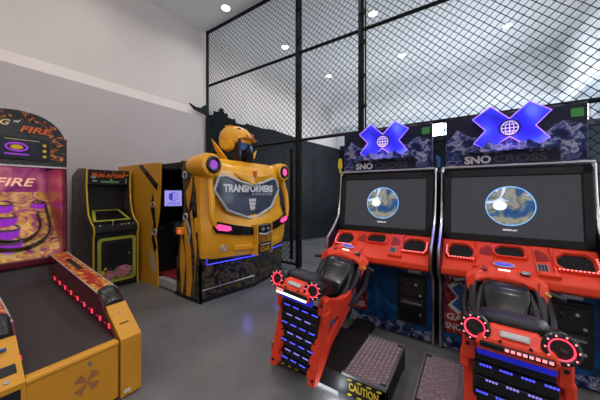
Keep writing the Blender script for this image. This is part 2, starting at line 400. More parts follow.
# ------------------------------------------------------------------ downlights
dl0 = None
spots = []
for yy, lab in ((3.8, None), (5.8, None), (8.05, None)):
    for xx in (-4.45, -1.85, .76): spots.append((xx, yy))
SH = {(-4.45, 3.8): (-4.52, 3.8), (-4.45, 5.8): (-4.35, 5.76), (-4.45, 8.05): (-4.15, 8.05), (-1.85, 8.05): (-1.70, 8.05)}
LAB = {(-4.45, 3.8): 'round recessed downlight above the left end of the fence, nearest the wall',
       (-4.45, 5.8): 'round recessed downlight seen through the fence between its first and second posts',
       (-4.45, 8.05): 'small far round downlight seen between the second and third fence posts',
       (-1.85, 5.8): 'round recessed downlight beside the top of the third fence post from the left',
       (-1.85, 8.05): 'small far round downlight low right of the third fence post from the left',
       (.76, 8.05): 'round recessed downlight above the right machine, farthest right in view'}
for i, (x, y) in enumerate([p for p in spots if p in LAB]):
    if dl0 is None:
        dl0 = root('recessed_downlight', (0, 0, 0), 0, 'x', 'ceiling light', 'round ceiling downlights')
        part('trim_ring', 'white', dl0, lambda b: b.torus((0, 0, -.005), (0, 0, 1), .10, .012, 28, 6), smooth=True)
        part('lens', 'e_down', dl0, lambda b: b.disc((0, 0, -.008), (0, 0, 1), .092, .007))
        d = dl0
    else: d = copy_tree(dl0)
    d.location = (*SH.get((x, y), (x, y)), CZ); d['label'] = LAB[(x, y)]
def lamp(x, y, e, col=(1, .95, .88), size=.19, spread=2.6):
    l = bpy.data.lights.new('downlight_lamp', 'AREA'); l.shape = 'DISK'; l.size = size; l.energy = e; l.color = col; l.spread = spread
    o = bpy.data.objects.new('downlight_lamp', l); COL.objects.link(o); o.location = (x, y, CZ-.03)
    return o
for x, y in spots: lamp(x, y, 20, (.95, .97, 1))
for y in (1.5, -.8, -3.1):
    for x in (-4.45, -1.85, .76): lamp(x, y, 17, (1, .92, .84))

# helper: emissive-looking art frame on a sloping face
def face_frame(x, y, z, ang):
    """local frame lying on a face tilted back by ang from vertical, facing -y"""
    return Matrix.Translation((x, y, z)) @ Matrix.Rotation(PI/2-ang, 4, 'X')

# ------------------------------------------------------------------ snowmobile racing machine
MC = {}
def make_snow(cx, bx, yaw, roll, ox, label, bar):
    R0 = root('snowmobile_racing_machine', (cx, 2.65, 0), 0, label, 'arcade machine', 'snowmobile racing machines')
    # cabinet body
    prof = [(.15, 0), (.13, .66), (.0, .75), (-.05, .83), (-.03, .98), (.10, 1.06), (.26, 1.20), (.33, 1.45), (.36, 1.73), (.90, 1.73), (.90, 0)]
    for sx in (-1, 1):
        sp = part('side_panel', 'navy', R0, lambda b: b.prism(prof, 'x', sx*.545, sx*.515))
        part('edge_trim', 'chrome', sp, lambda b: b.tube([(sx*.532, y-.008, z) for y, z in [(.15, .01)]+prof[1:9]]+[(sx*.532, .40, 1.745)], .013, 8), smooth=True)
    part('cabinet', 'black', R0, lambda b: (b.box(-.515, .515, .20, .88, 0, .70), b.box(-.515, .515, .42, .88, .70, 1.73)))
    # lower front with art
    lf = part('lower_front_panel', 'a_blue', R0, lambda b: b.box(-.515, .515, .16, .20, .02, .72))
    part('mountain_print', 'a_peak', lf, lambda b: b.prism([(-.51, .02), (-.51, .09), (-.44, .14), (-.36, .08), (-.30, .15), (-.2, .10), (-.08, .13), (.05, .09), (.15, .14), (.28, .17), (.38, .10), (.51, .12), (.51, .02)], 'y', .156, .16))
    rp = part('poster_panel', 'a_redart', R0, lambda b: b.box(-.50, -.13, .150, .1555, .17, .745))
    def xlogo(b):
        def xs(s):
            a = [(0, .10), (.09, .21), (.20, .12), (.105, 0), (.20, -.12), (.09, -.21), (0, -.10)]
            p = a+[(-x, z) for x, z in reversed(a[1:-1])]
            return [(-.315+x*s, .52+z*s) for x, z in p]
        b.use('white'); b.prism(xs(.78), 'y', .146, .150)
        b.use('blueplastic'); b.prism(xs(.62), 'y', .143, .146)
        b.use('white'); b.disc((-.315, .143, .52), (0, -1, 0), .035, .003)
        b.use('navy'); b.torus((-.315, .139, .52), (0, -1, 0), .022, .003, 20, 6); b.tube([(-.34, .139, .52), (-.29, .139, .52)], .003, 4); b.tube([(-.315, .139, .545), (-.315, .139, .495)], .003, 4)
    part('cross_emblem', 'white', rp, xlogo)
    lettering(rp, 'WINTER', (-.335, .148, .70), .28, .055, 'white', off=.02)
    lettering(rp, 'GAMES', (-.335, .148, .325), .29, .06, 'white', off=.02)
    lettering(rp, 'SNOCROSS', (-.325, .148, .235), .33, .06, 'white', off=.02)
    def coin(b):
        b.use('black'); b.box(.20, .47, .125, .16, .17, .66, .008)
        b.use('gloss'); b.box(.225, .445, .115, .125, .44, .63, .004); b.box(.225, .445, .115, .125, .20, .41, .004)
        b.use('steel'); b.box(.24, .43, .110, .116, .37, .39)
    cd = part('coin_door', 'black', R0, coin)
    for x, z in ((.30, .57), (.38, .57), (.42, .47), (.42, .28)):
        part('lock', 'chrome', cd, lambda b: b.disc((x, .115, z), (0, -1, 0), .012, .006, 14))
    part('coin_slot', 'gloss', cd, lambda b: b.box(.29, .37, .108, .116, .52, .60, .003))
    part('label_plate', 'silver', R0, lambda b: b.box(.30, .42, .150, .156, .675, .705))
    # dashboard
    y0, z0, y1, z1 = .25, 1.055, -.045, .825
    ang = math.atan2(y0-y1, z0-z1)
    dp = [(.30, 1.06), (y0, z0+.005), (y1, z1), (-.05, .77), (.02, .74), (.22, .73), (.30, .74)]
    dash = part('dashboard', 'red', R0, lambda b: b.prism(dp, 'x', -.514, .514), bevel=.012)
    def on(x, t):  # point on the dash face, t from 0 bottom to 1 top
        return face_frame(x, y1+(y0-y1)*t, z1+(z0-z1)*t, ang)
    def pod(x, t, w, h, flip):
        def rim(b):
            b.T = on(x, t)
            base = [(-w, -h*.5), (-w*.7, -h), (w*.8, -h), (w, -h*.7), (w, h*.5), (w*.7, h), (-w*.5, h), (-w, h*.3)]
            if flip: base = [(-a, c) for a, c in base][::-1]
            o_ = [(a*1.28, c*1.25, 0) for a, c in base]; m_ = [(a*1.15, c*1.12, .035) for a, c in base]
            i_ = [(a, c, .035) for a, c in base]; q_ = [(a*.9, c*.9, .004) for a, c in base]
            b.loft([o_, m_, i_, q_], False, False)
            return base
        p = part('speaker_pod', 'red', R0, rim, smooth=True)
        def hole(b):
            b.T = on(x, t)
            base = [(-w, -h*.5), (-w*.7, -h), (w*.8, -h), (w, -h*.7), (w, h*.5), (w*.7, h), (-w*.5, h), (-w, h*.3)]
            if flip: base = [(-a, c) for a, c in base][::-1]
            b.loft([[(a*.93, c*.93, .002) for a, c in base], [(a*.93, c*.93, .012) for a, c in base]])
        part('speaker_grille', 'blackmatte', p, hole)
        if flip is None: return
        def leds(b):
            b.T = on(x, t)
            sg = -1 if flip else 1
            path = [(-w*.95, -h*1.12), (w*.9, -h*1.12), (w*1.12, -h*.6), (w*1.12, h*.75)]
            L = []
            for (a, c), (a2, c2) in zip(path, path[1:]):
                k = max(1, int(round(math.hypot(a2-a, c2-c)/.022)))
                L += [(a+(a2-a)*i/k, c+(c2-c)*i/k) for i in range(k)]
            for a, c in L: b.sphere((a*sg, c, .036), .0062, 8, 5)
        part('led_string', 'e_redhot', p, leds)
    pod(-.365, .54, .098, .080, True)
    pod(.365, .54, .105, .080, False)
    pod(-.02, .66, .100, .058, None)
    for s in (-1, 1):
        def recess(b):
            b.T = on(0, .5)
            b.use('red'); b.box(min(s*.13, s*.26), max(s*.13, s*.26), -.165, .16, -.03, .008, .006)
            b.box(min(s*.14, s*.27), max(s*.14, s*.27), -.15, -.105, -.01, .032, .008)
            b.box(min(s*.235, s*.255), max(s*.235, s*.255), -.14, .15, -.01, .026, .006)
        mo = part('moulding', 'red', dash, recess)
        part('dark_inset', 'reddark', mo, lambda b: (setattr(b, 'T', on(0, .5)), b.prism([(s*.145, .0), (s*.225, .01), (s*.22, .07), (s*.165, .12), (s*.145, .1)], 'z', .006, .012)))
    def keypad(b):
        b.T = on(.175, .30)
        b.use('lgrey'); b.box(-.034, .034, -.045, .045, .0, .018, .004)
        b.use('dgrey')
        for i in range(3):
            for j in range(4): b.box(-.026+i*.019, -.012+i*.019, -.036+j*.019, -.022+j*.019, .018, .024)
    part('keypad', 'lgrey', dash, keypad)
    # screen
    sa = math.atan2(.08, .62)
    def scr_frame(b):
        b.T = face_frame(0, .29, 1.375, sa)
        b.box(-.513, .513, -.335, .335, -.04, 0)
        for a in ((-.513, -.45, -.335, .335), (.45, .513, -.335, .335), (-.513, .513, .27, .335), (-.513, .513, -.335, -.27)):
            b.box(a[0], a[1], a[2], a[3], 0, .03, .006)
    sc = part('screen_bezel', 'black', R0, scr_frame)
    def glass(b):
        b.T = face_frame(0, .29, 1.375, sa); b.box(-.45, .45, -.27, .27, .0, .006)
    s2 = part('screen', 'e_screen', R0, glass)
    FF = face_frame(0, .29, 1.375, sa)
    def globe(b):
        b.T = FF; b.use('e_halo'); b.disc((-.0, .0, .006), (0, 0, 1), .178, .001, 40)
        b.use('e_globe'); b.disc((-.0, .0, .0072), (0, 0, 1), .170, .001, 40)
        b.use('e_flare'); b.disc((-.07, .0, .0084), (0, 0, 1), .046, .0006, 20, 1.1, .9)
    part('planet_image', 'e_globe', s2, globe)
    lettering(s2, 'FREEPLAY', None, .10, .014, 'e_text', frame=FF @ Matrix.Translation((0, -.215, .006)), off=.01)
    part('top_trim', 'chrome', R0, lambda b: b.box(-.532, .532, .315, .345, 1.735, 1.755, .004))
    # header
    H = part('header_sign', 'a_snow', R0, lambda b: (b.use('a_snow'), b.box(-.50, .50, .36, .40, 1.755, 2.235, .004)))
    def peaks(b):
        b.prism([(-.495, 1.80), (-.495, 2.0), (-.44, 2.06), (-.40, 2.12), (-.36, 2.05), (-.30, 2.03), (-.25, 1.97), (-.18, 1.93), (-.1, 1.90), (0, 1.88), (0, 1.85), (-.2, 1.84)], 'y', .356, .36)
        b.prism([(.495, 1.80), (.495, 2.02), (.46, 2.07), (.41, 2.04), (.36, 2.10), (.31, 2.08), (.26, 2.02), (.2, 2.0), (.14, 1.93), (.0, 1.88), (.0, 1.85), (.2, 1.84)], 'y', .356, .36)
    part('mountain_print', 'a_peak', H, peaks)
    def sky(b):
        b.prism([(-.495, 2.01), (-.44, 2.07), (-.40, 2.13), (-.30, 2.04), (.0, 2.0), (.26, 2.03), (.36, 2.11), (.495, 2.05), (.495, 2.23), (-.495, 2.23)], 'y', .3575, .36)
    part('night_sky_print', 'navy', H, sky)
    part('title_strip', 'navy', H, lambda b: b.box(-.36, .34, .352, .3555, 1.765, 1.86))
    lettering(H, 'SNO', (-.235, .350, 1.81), .21, .075, 'white', off=.04)
    lettering(H, 'CROSS', (.075, .350, 1.81), .37, .072, 'dgrey', off=.03)
    part('corner_sticker', 'green', H, lambda b: b.box(.40, .475, .352, .356, 2.12, 2.19))
    def xs(s, k=1):
        a = [(0, .085), (.135, .215), (.275, .115), (.175, 0), (.265, -.115), (.15, -.19), (0, -.075)]
        p = a+[(-x, z) for x, z in reversed(a[1:-1])]
        return [(x*s, 2.075+z*s) for x, z in p]
    X = part('lit_cross', 'e_x', R0, lambda b: b.prism(xs(1), 'y', .30, .335))
    part('snow_ridge', 'a_peak', H, lambda b: b.prism([(-.34, 1.875), (-.30, 1.92), (-.22, 1.90), (-.15, 1.97), (-.10, 1.93), (0, 1.99), (.07, 1.94), (.13, 1.96), (.2, 1.91), (.27, 1.95), (.34, 1.875)], 'y', .285, .36))
    part('edge_light', 'e_xedge', X, lambda b: b.tube([(x, .297, z) for x, z in xs(1.0)], .0055, 6, closed=True))
    def glogo(b):
        b.use('navy'); b.disc((0, .30, 2.075), (0, -1, 0), .078, .006)
        b.use('white')
        y = .291
        b.torus((0, y, 2.075), (0, -1, 0), .060, .005, 28, 6)
        b.torus((0, y, 2.075), (0, -1, 0), .060, .004, 28, 6, sx=.5)
        b.tube([(-.06, y, 2.075), (.06, y, 2.075)], .005, 6); b.tube([(0, y, 2.015), (0, y, 2.135)], .005, 6)
        for s in (-1, 1): b.tube([(-.05, y, 2.075+s*.03), (.05, y, 2.075+s*.03)], .004, 6)
    part('round_badge', 'white', X, glogo)
    # platform (offset to bike centre)
    px = bx-cx
    T0 = Matrix.Translation((px, -.65, 0))
    def plat(b):
        b.T = T0
        b.box(-.49, .49, -.29, .30, .035, .185, .006)
        b.box(-.10, .10, .2, .72, .035, .10)
        for x in (-.49, .44):
            for y in (-.29, .25): b.box(x, x+.05, y, y+.05, .0, .195, .004)
    P = part('platform', 'a_caution', R0, plat)
    for s in (-1, 1):
        def tread(b):
            b.T = T0
            b.box(s*.185, s*.475, -.275, .285, .185, .192)
            for i in range(9):
                for j in range(17):
                    x = s*.20+s*i*.0325; y = -.26+j*.033+(.016 if i % 2 else 0)
                    if y > .275: continue
                    dx, dy = (.010, .004) if (i+j) % 2 else (.004, .010)  # brighter metal on the bumps stands in for their white highlights
                    b.use('chrome'); b.add([(x-dx, y-dy, .192), (x+dx, y-dy*.2, .192), (x+dx, y+dy, .192), (x-dx, y+dy*.2, .192), (x, y, .197)],
                          [(0, 1, 4), (1, 2, 4), (2, 3, 4), (3, 0, 4)])
        part('tread_plate', 'a_tread', P, tread)
        def frame(b):
            b.T = T0; a, c = sorted((s*.175, s*.487))
            b.box(a, c, -.292, -.272, .18, .198); b.box(a, c, .282, .30, .18, .198)
            b.box(s*.487-.006, s*.487+.006, -.29, .3, .18, .198)
        part('plate_frame', 'steel', P, frame)
        lettering(P, 'CAUTION', (px+s*.335, -.65-.291, .115), .21, .055, 'yellowprint', off=.02)
        def stripes(b):
            b.T = T0
            for z in (.055, .16):
                for i in range(4):
                    x = s*.335-.12+i*.07
                    b.prism([(x, z-.006), (x+.03, z-.006), (x+.04, z+.006), (x+.01, z+.006)], 'y', -.292, -.290)
        part('warning_stripe', 'yellowprint', P, stripes)
    part('underglow_tube', 'e_cool', P, lambda b: (setattr(b, 'T', T0), b.cyl((-.12, -.24, .022), (.12, -.24, .022), .009, 8)))
    # ------- snowmobile on the platform, a part with sub-parts
    B = bpy.data.objects.new('snowmobile', None); COL.objects.link(B); B.parent = R0
    B.location = (px+ox, -.65, 0); B.rotation_euler = (0, roll, yaw)
    def oval(y, hw, zt, zb, n=16, p=2.6):
        r = []
        for i in range(n):
            a = 2*PI*i/n; ca, sa_ = math.cos(a), math.sin(a)
            r.append((hw*math.copysign(abs(ca)**(2/p), ca), y, (zt+zb)/2+(zt-zb)/2*math.copysign(abs(sa_)**(2/p), sa_)))
        return r
    part('seat', 'vinyl', B, lambda b: b.loft([oval(-.51, .075, .895, .83, p=4), oval(-.50, .115, .92, .81, p=4), oval(-.42, .145, .93, .78, p=4), oval(-.33, .14, .90, .74, p=4), oval(-.2, .115, .83, .68, p=4), oval(-.05, .095, .755, .62, p=4), oval(.08, .09, .70, .58, p=4), oval(.16, .085, .69, .58, p=4)]), smooth=True, sub=1)
    def tank(b):
        # flat faced knee block between seat and console
        r = lambda y, z, w, c: [(-w, y+c, z), (-w*.8, y, z), (w*.8, y, z), (w, y+c, z), (w, y+.26, z+.02), (-w, y+.26, z+.02)]
        b.loft([r(.05, .52, .08, .03), r(.07, .62, .10, .03), r(.13, .69, .115, .03), r(.22, .79, .135, .03), r(.25, .825, .13, .03), r(.29, .84, .10, .02)])
    part('tank_cover', 'gloss', B, tank, bevel=.010, smooth=True)
    def fair(b, s):
        b.tube([(s*.17, .42, .83), (s*.19, .33, .77), (s*.185, .24, .69), (s*.165, .14, .62), (s*.14, .04, .59)], .03, 8, rr=[.018, .026, .028, .024, .016])
        b.tube([(s*.13, .30, .81), (s*.15, .20, .74), (s*.155, .12, .66), (s*.14, .02, .61)], .02, 8, rr=[.012, .018, .018, .012])
        b.prism([(.14, .52), (.60, .48), (.62, .74), (.44, .79), (.34, .73), (.22, .64)], 'x', s*.10, s*.145)
        b.prism([(.34, .48), (.64, .46), (.64, .74), (.50, .82), (.40, .76)], 'x', s*.14, s*.20)
        b.tube([(s*.16, .56, .80), (s*.235, .48, .74), (s*.25, .36, .62), (s*.22, .22, .54), (s*.18, .12, .52)], .024, 8)
    for s in (-1, 1): part('side_fairing', 'vinyl', B, lambda b: fair(b, s), smooth=True)
    # console
    def cons(b):
        secs = []
        for i in range(13):
            t = -1+2*i/12; a = abs(t)
            hx = t*.235; yc = .47-.05*a*a; zc = .90-.085*a**1.6
            hl = .085*(1-.35*a**3); ht = .034*(1-.3*a**3)
            tl = .55
            ring = []
            for k in range(12):
                q = 2*PI*k/12
                u = hl*math.copysign(abs(math.cos(q))**.7, math.cos(q)); w_ = ht*math.copysign(abs(math.sin(q))**.8, math.sin(q))
                ring.append((hx, yc+u*math.cos(tl)-w_*math.sin(tl), zc+u*math.sin(tl)+w_*math.cos(tl)))
            secs.append(ring)
        b.loft(secs)
        for s in (-1, 1):
            b.loft([[(s*x, y, z) for x, y, z in r] for r in (
                [(.235, .38, .84), (.19, .36, .87), (.18, .44, .86), (.23, .46, .83)],
                [(.225, .34, .77), (.18, .32, .79), (.17, .38, .78), (.22, .40, .76)],
                [(.20, .31, .70), (.17, .29, .70), (.165, .33, .70), (.195, .34, .70)])])
        b.loft([oval(.38, .10, .87, .76), oval(.5, .12, .895, .72), oval(.64, .10, .90, .76), oval(.72, .09, .92, .80)])
    cn = part('console', 'red', B, cons, smooth=True)
    CF = Matrix.Translation((0, .455, .936)) @ Matrix.Rotation(.55, 4, 'X')
    def badge(b):
        b.T = CF; b.use('e_bluedim'); b.disc((0, .02, -.003), (0, 0, 1), .062, .008, 24, 1, .36)
        b.use('white'); b.torus((0, .02, .003), (0, 0, 1), .062, .003, 28, 6, 1, .36)
        b.use('e_white'); b.box(-.035, .035, -.042, -.032, -.002, .004)
    part('badge', 'navy', cn, badge)
    part('button', 'reddark', cn, lambda b: (setattr(b, 'T', CF), b.disc((-.12, -.03, -.016), (0, 0, 1), .02, .014, 16)))
    part('button', 'gloss', cn, lambda b: (setattr(b, 'T', CF), b.disc((.12, -.035, -.016), (0, 0, 1), .03, .014, 18, 1, .55)))
    part('handlebar', 'blacksteel', B, lambda b: b.tube([(-.30, .38, .79), (-.2, .42, .81), (0, .46, .82), (.2, .42, .81), (.30, .38, .79)], .011, 8), smooth=True)
    for s in (-1, 1):
        part('grip', 'vinyl', B, lambda b: b.cyl((s*.315, .373, .787), (s*.225, .41, .804), .018, 12), smooth=True)
    part('throttle_lever', 'grip', B, lambda b: b.tube([(.17, .385, .815), (.21, .365, .812), (.24, .345, .802)], .014, 8, rr=[.012, .016, .010]), smooth=True)
    # red lower body: wedge with opening
    def body(b, s):
        outer = [(-.38, .76), (-.39, .60), (-.46, .18), (-.44, .135), (-.38, .14), (-.20, .33), (.06, .42), (.26, .50), (.30, .60), (.24, .66), (.06, .63), (-.12, .66), (-.34, .74)]
        hole = [(-.31, .56), (-.33, .40), (-.30, .34), (-.22, .42), (-.10, .49), (-.16, .55)]
        # strip between outer and hole (paired)
        idx = [(0, 0), (1, 0), (2, 1), (3, 1), (4, 2), (5, 3), (6, 4), (7, 4), (8, 4), (9, 4), (10, 5), (11, 5), (12, 0)]
        for xa, xb in ((s*.145, s*.192),):
            V = [(x, outer[i][0], outer[i][1]) for x in (xa, xb) for i in range(13)]+[(x, hole[i][0], hole[i][1]) for x in (xa, xb) for i in range(6)]
            F = []
            for i in range(13):
                j = (i+1) % 13
                F.append((i, j, 13+j, 13+i))
                hi, hj = idx[i][1], idx[j][1]
                for lay in (0, 1):
                    a_, b_, c_, d_ = lay*13+i, lay*13+j, 26+lay*6+hj, 26+lay*6+hi
                    F.append((a_, b_, c_) if c_ == d_ else (a_, b_, c_, d_))
            for i in range(6):
                j = (i+1) % 6; F.append((26+i, 26+j, 32+j, 32+i))
            b.add(V, F)
    for s in (-1, 1):
        q = part('side_frame', 'red', B, lambda b: body(b, s))
        part('inner_panel', 'reddark', q, lambda b: b.prism([(-.36, .62), (-.38, .34), (-.32, .28), (-.04, .47), (-.10, .58)], 'x', s*.140, s*.16))
        part('blue_clip', 'blueplastic', q, lambda b: b.box(s*.148, s*.170, -.20, -.12, .45, .53, .01))
        part('blue_marker', 'blueplastic', q, lambda b: b.box(s*.191, s*.198, .18, .24, .54, .62, .003))
        # rear rails facing the player's back
        def rail(b):
            n = 12
            for i in range(n):
                t0, t1 = i/n, (i+1)/n
                w0 = .055 if i % 2 else .072
                f = lambda t: (-.39-.07*t, .70-.55*t)
                (ya, za), (yb, zb) = f(t0), f(t1)
                xo, xi = s*.195, s*(.195-w0)
                b.loft([[(xi, ya-.012, za), (xo, ya-.012, za), (xo, ya+.03, za), (xi, ya+.03, za)], [(xi, yb-.012, zb), (xo, yb-.012, zb), (xo, yb+.03, zb), (xi, yb+.03, zb)]])
            b.box(s*.145, s*.20, -.47, -.38, .66, .78, .01)
            b.box(s*.17, s*.21, -.45, -.37, .60, .68, .008)
        part('rear_rail', 'red', B, rail)
        part('bolt', 'black', q, lambda b: b.disc((s*.175, -.47, .74), (0, -1, 0), .010, .004, 10))
        part('bolt', 'black', q, lambda b: b.disc((s*.172, -.465, .19), (0, -1, 0), .010, .01, 10))
    tl = math.atan2(.07, .55)
    TF = Matrix.Translation((0, -.425, .425)) @ Matrix.Rotation(PI/2+tl, 4, 'X')
    def track(b):
        b.T = TF
        b.box(-.155, .155, -.275, .28, -.03, 0)
        for i in range(7):
            y = -.225+i*.075
            b.box(-.15, .15, y-.030, y+.012, 0, .012, .003)
    tr = part('track_panel', 'gloss', B, track)
    for i in range(7):
        y = -.218+i*.075
        def dash_leds(b):
            b.T = TF
            k = 3 if i % 2 else 4
            for j in range(k):
                x = (j-(k-1)/2)*.078+(.015 if i % 3 == 0 else 0)
                if abs(x) > .145: continue
                for q in range(4): b.box(x-.024+q*.0125, x-.015+q*.0125, y-.006, y+.002, .012, .015)
        part('led_row', 'e_violet' if i % 2 else 'e_blue', tr, dash_leds)
    part('blue_tail_glow', 'e_bluedim', B, lambda b: b.box(-.135, .135, -.55, -.52, .742, .785, .006))
    # tail
    def tail(b):
        r = lambda y, z, w, d: [(-w, y, z), (w, y, z), (w*.9, y+d, z+.004), (-w*.9, y+d, z+.004)]
        b.loft([r(-.555, .79, .115, .12), r(-.595, .79, .132, .16), r(-.61, .825, .138, .18), r(-.60, .85, .130, .18), r(-.55, .880, .09, .14), r(-.53, .886, .08, .12)])
    tc = part('tail_cowl', 'red', B, tail, bevel=.006)
    part('light_slot', 'gloss', tc, lambda b: b.box(-.122, .122, -.614, -.60, .812, .838, .004))
    part('tail_light', bar[0], tc, lambda b: [b.box(-.112+i*.0195, -.099+i*.0195, -.618, -.61, .822, .832) for i in bar[1]])
    if bar[2]: part('light_bar', 'e_white', tc, lambda b: b.box(-.118, .118, -.613, -.59, .797, .809))
    part('cowl_inlay', 'silver', tc, lambda b: b.loft([[(-.048, -.590, .868), (.048, -.590, .868), (.052, -.570, .884), (-.052, -.570, .884)], [(-.040, -.588, .874), (.040, -.588, .874), (.045, -.572, .888), (-.045, -.572, .888)]]))
    part('cowl_bolt', 'black', tc, lambda b: [b.disc((x, -.600, z), (0, -1, .3), .006, .012, 10) for x, z in ((-.095, .862), (.095, .862), (-.05, .852), (.05, .852))])
    for s in (-1, 1):
        C0 = (s*.142, -.575, .875); ax = Vector((s*.12, -1, .25)).normalized()
        def can(b):
            b.sphere((s*.142, -.49, .855), .056, 16, 9, (1, 1.6, 1))
            b.torus(C0, ax, .050, .012, 24, 8)
            b.disc((s*.142, -.565, .873), ax, .050, .006, 22)
        cnn = part('tail_speaker', 'gloss', B, can, smooth=True)
        def ring(b):
            u = (Vector((1, 0, 0))-ax*ax.x).normalized(); w_ = ax.cross(u)
            for k in range(10):
                q = 2*PI*k/10; p = Vector(C0)+ax*.010+(u*math.cos(q)+w_*math.sin(q))*.050
                b.sphere(tuple(p), .0042, 8, 5)
        part('led_ring', 'e_redhot', cnn, ring)
        part('red_ring', 'e_red', cnn, lambda b: b.torus((C0[0], C0[1]-.004, C0[2]), ax, .040, .0045, 24, 6))
    return R0
snowL = make_snow(-.83, -.95, math.radians(3.5), math.radians(7.5), -.20, 'red snowmobile racing arcade machine on the left, the one nearer the yellow robot cabin', ('e_redhot', range(0, 3), True))
snowR = make_snow(.295, .19, math.radians(-3), 0, .0, 'red snowmobile racing arcade machine at the right edge, with the winter games poster showing', ('e_redhot', range(4, 12), False))
# game card reader tag at left edge of left cabinet header
def fig(b):
    b.box(-.012, .012, -.006, .006, 0, .06); b.disc((0, -.006, .16), (0, 1, 0), .025, .012, 14); b.box(-.03, .03, -.006, .006, .06, .14, .004)
fg = part('cutout_tag', 'yellowprint', None, fig); fg.location = (-1.39, 3.02, 1.745)
tag(fg, 'small yellow cut-out tag on top left corner of the left snowmobile machine', 'tag')
def plug(b):
    b.box(-.015, .015, -.01, .01, 0, .10, .003); b.box(-.025, .0, -.008, .012, .08, .12, .003)
pg = part('cable_connector', 'blueplastic', None, plug); pg.location = (-.27, 2.98, 1.757)
tag(pg, 'small blue connector standing between the two snowmobile machine header signs', 'connector')

# ------------------------------------------------------------------ robot shooter cabin
RB = root('robot_shooting_cabin', (-2.97, 3.0, 0), PI/2, 'yellow robot themed sit-in shooting arcade machine with a large yellow chest front', 'arcade machine')
HW = .90
# base
base = part('base_panel', 'a_mecha', RB, lambda b: b.prism([(-HW, 0), (-HW, .06), (0, -.10), (HW, .06), (HW, .60), (-HW, .60)], 'z', .03, .56))
part('plinth', 'black', RB, lambda b: b.prism([(-HW-.01, .0), (-HW-.01, .04), (0, -.115), (HW+.01, .04), (HW+.01, .62), (-HW-.01, .62)], 'z', 0, .05))
part('trim_strip', 'chrome', RB, lambda b: b.tube([(-HW+.02, .03, .17), (-.02, -.105, .17)], .008, 6))
part('blue_glow_panel', 'navy', RB, lambda b: b.prism([(-.80, .04), (0, -.14), (.85, .04), (.85, .12), (-.80, .12)], 'z', .50, .575))
part('blue_neon_edge', 'e_blue', RB, lambda b: (b.tube([(-.80, .03, .575), (-.80, .03, .50), (0, -.155, .50), (.86, .03, .50)], .006, 6), b.tube([(0, -.155, .50), (0, -.155, .575)], .006, 6)))
# chest shell
def chest(b):
    off = lambda z: -.05*min(1, max(0, (z-1.0)/.5))
    rows = [  # z, hw, front y, back y, centre push
        (.575, .86, .00, .12, -.16), (.60, .885, -.04, .12, -.18), (.75, .90, -.08, .13, -.17), (.95, .905, -.09, .14, -.13), (1.10, .90, -.08, .15, -.06),
        (1.25, .87, -.05, .16, -.01), (1.50, .84, -.05, .2, -.01), (1.68, .84, -.06, .26, -.04), (1.80, .84, -.08, .3, -.05), (1.92, .83, -.05, .3, -.04), (1.99, .80, .02, .28, .0)]
    secs = []
    for z, hw, yf, yb, cp in rows:
        ring = []
        n = 24
        for i in range(n+1):
            t = -1+2*i/n; a = abs(t)
            x = hw*t
            y = yf+cp*(1-a)**1.0+.10*max(0, (a-.8)/.2)**2
            zz = z-(.07*(1-a) if z > 1.9 else 0)-(.05*(1-a) if z < .62 else 0)
            ring.append((x+off(z), y, zz))
        ring += [(hw+off(z), yb, z), (-hw+off(z), yb, z)]
        secs.append(ring)
    b.loft(secs)
ch = part('chest_shell', 'yellowp', RB, chest, smooth=True)
UPS = Matrix.Translation((-.07, 0, 0))
for s in (-1, 1):
    sh = part('shoulder_pod', 'yellowp', RB, lambda b: (setattr(b, 'T', UPS), b.tube([(s*.78, .26, 1.86), (s*.78, .1, 1.86), (s*.78, -.06, 1.86), (s*.78, -.15, 1.86), (s*.78, -.16, 1.86)], .14, 24, rr=[.12, .15, .165, .15, .115])), smooth=True)
    part('lamp_ring', 'gloss', sh, lambda b: setattr(b, 'T', UPS) or b.torus((s*.77, -.165, 1.86), (0, -1, 0), .09, .026, 28, 8), smooth=True)
    part('lamp', 'e_purple' if s < 0 else 'e_pink', sh, lambda b: (setattr(b, 'T', UPS), b.disc((s*.77, -.16, 1.86), (0, -1, 0), .062, .012, 20)))
    part('side_rib', 'yellowp', RB, lambda b: b.tube([(s*.80, -.02, 1.72), (s*.825, -.10, 1.45), (s*.84, -.12, 1.2), (s*.80, -.14, 1.05)], .05, 8, rr=[.05, .045, .04, .03]), smooth=True)
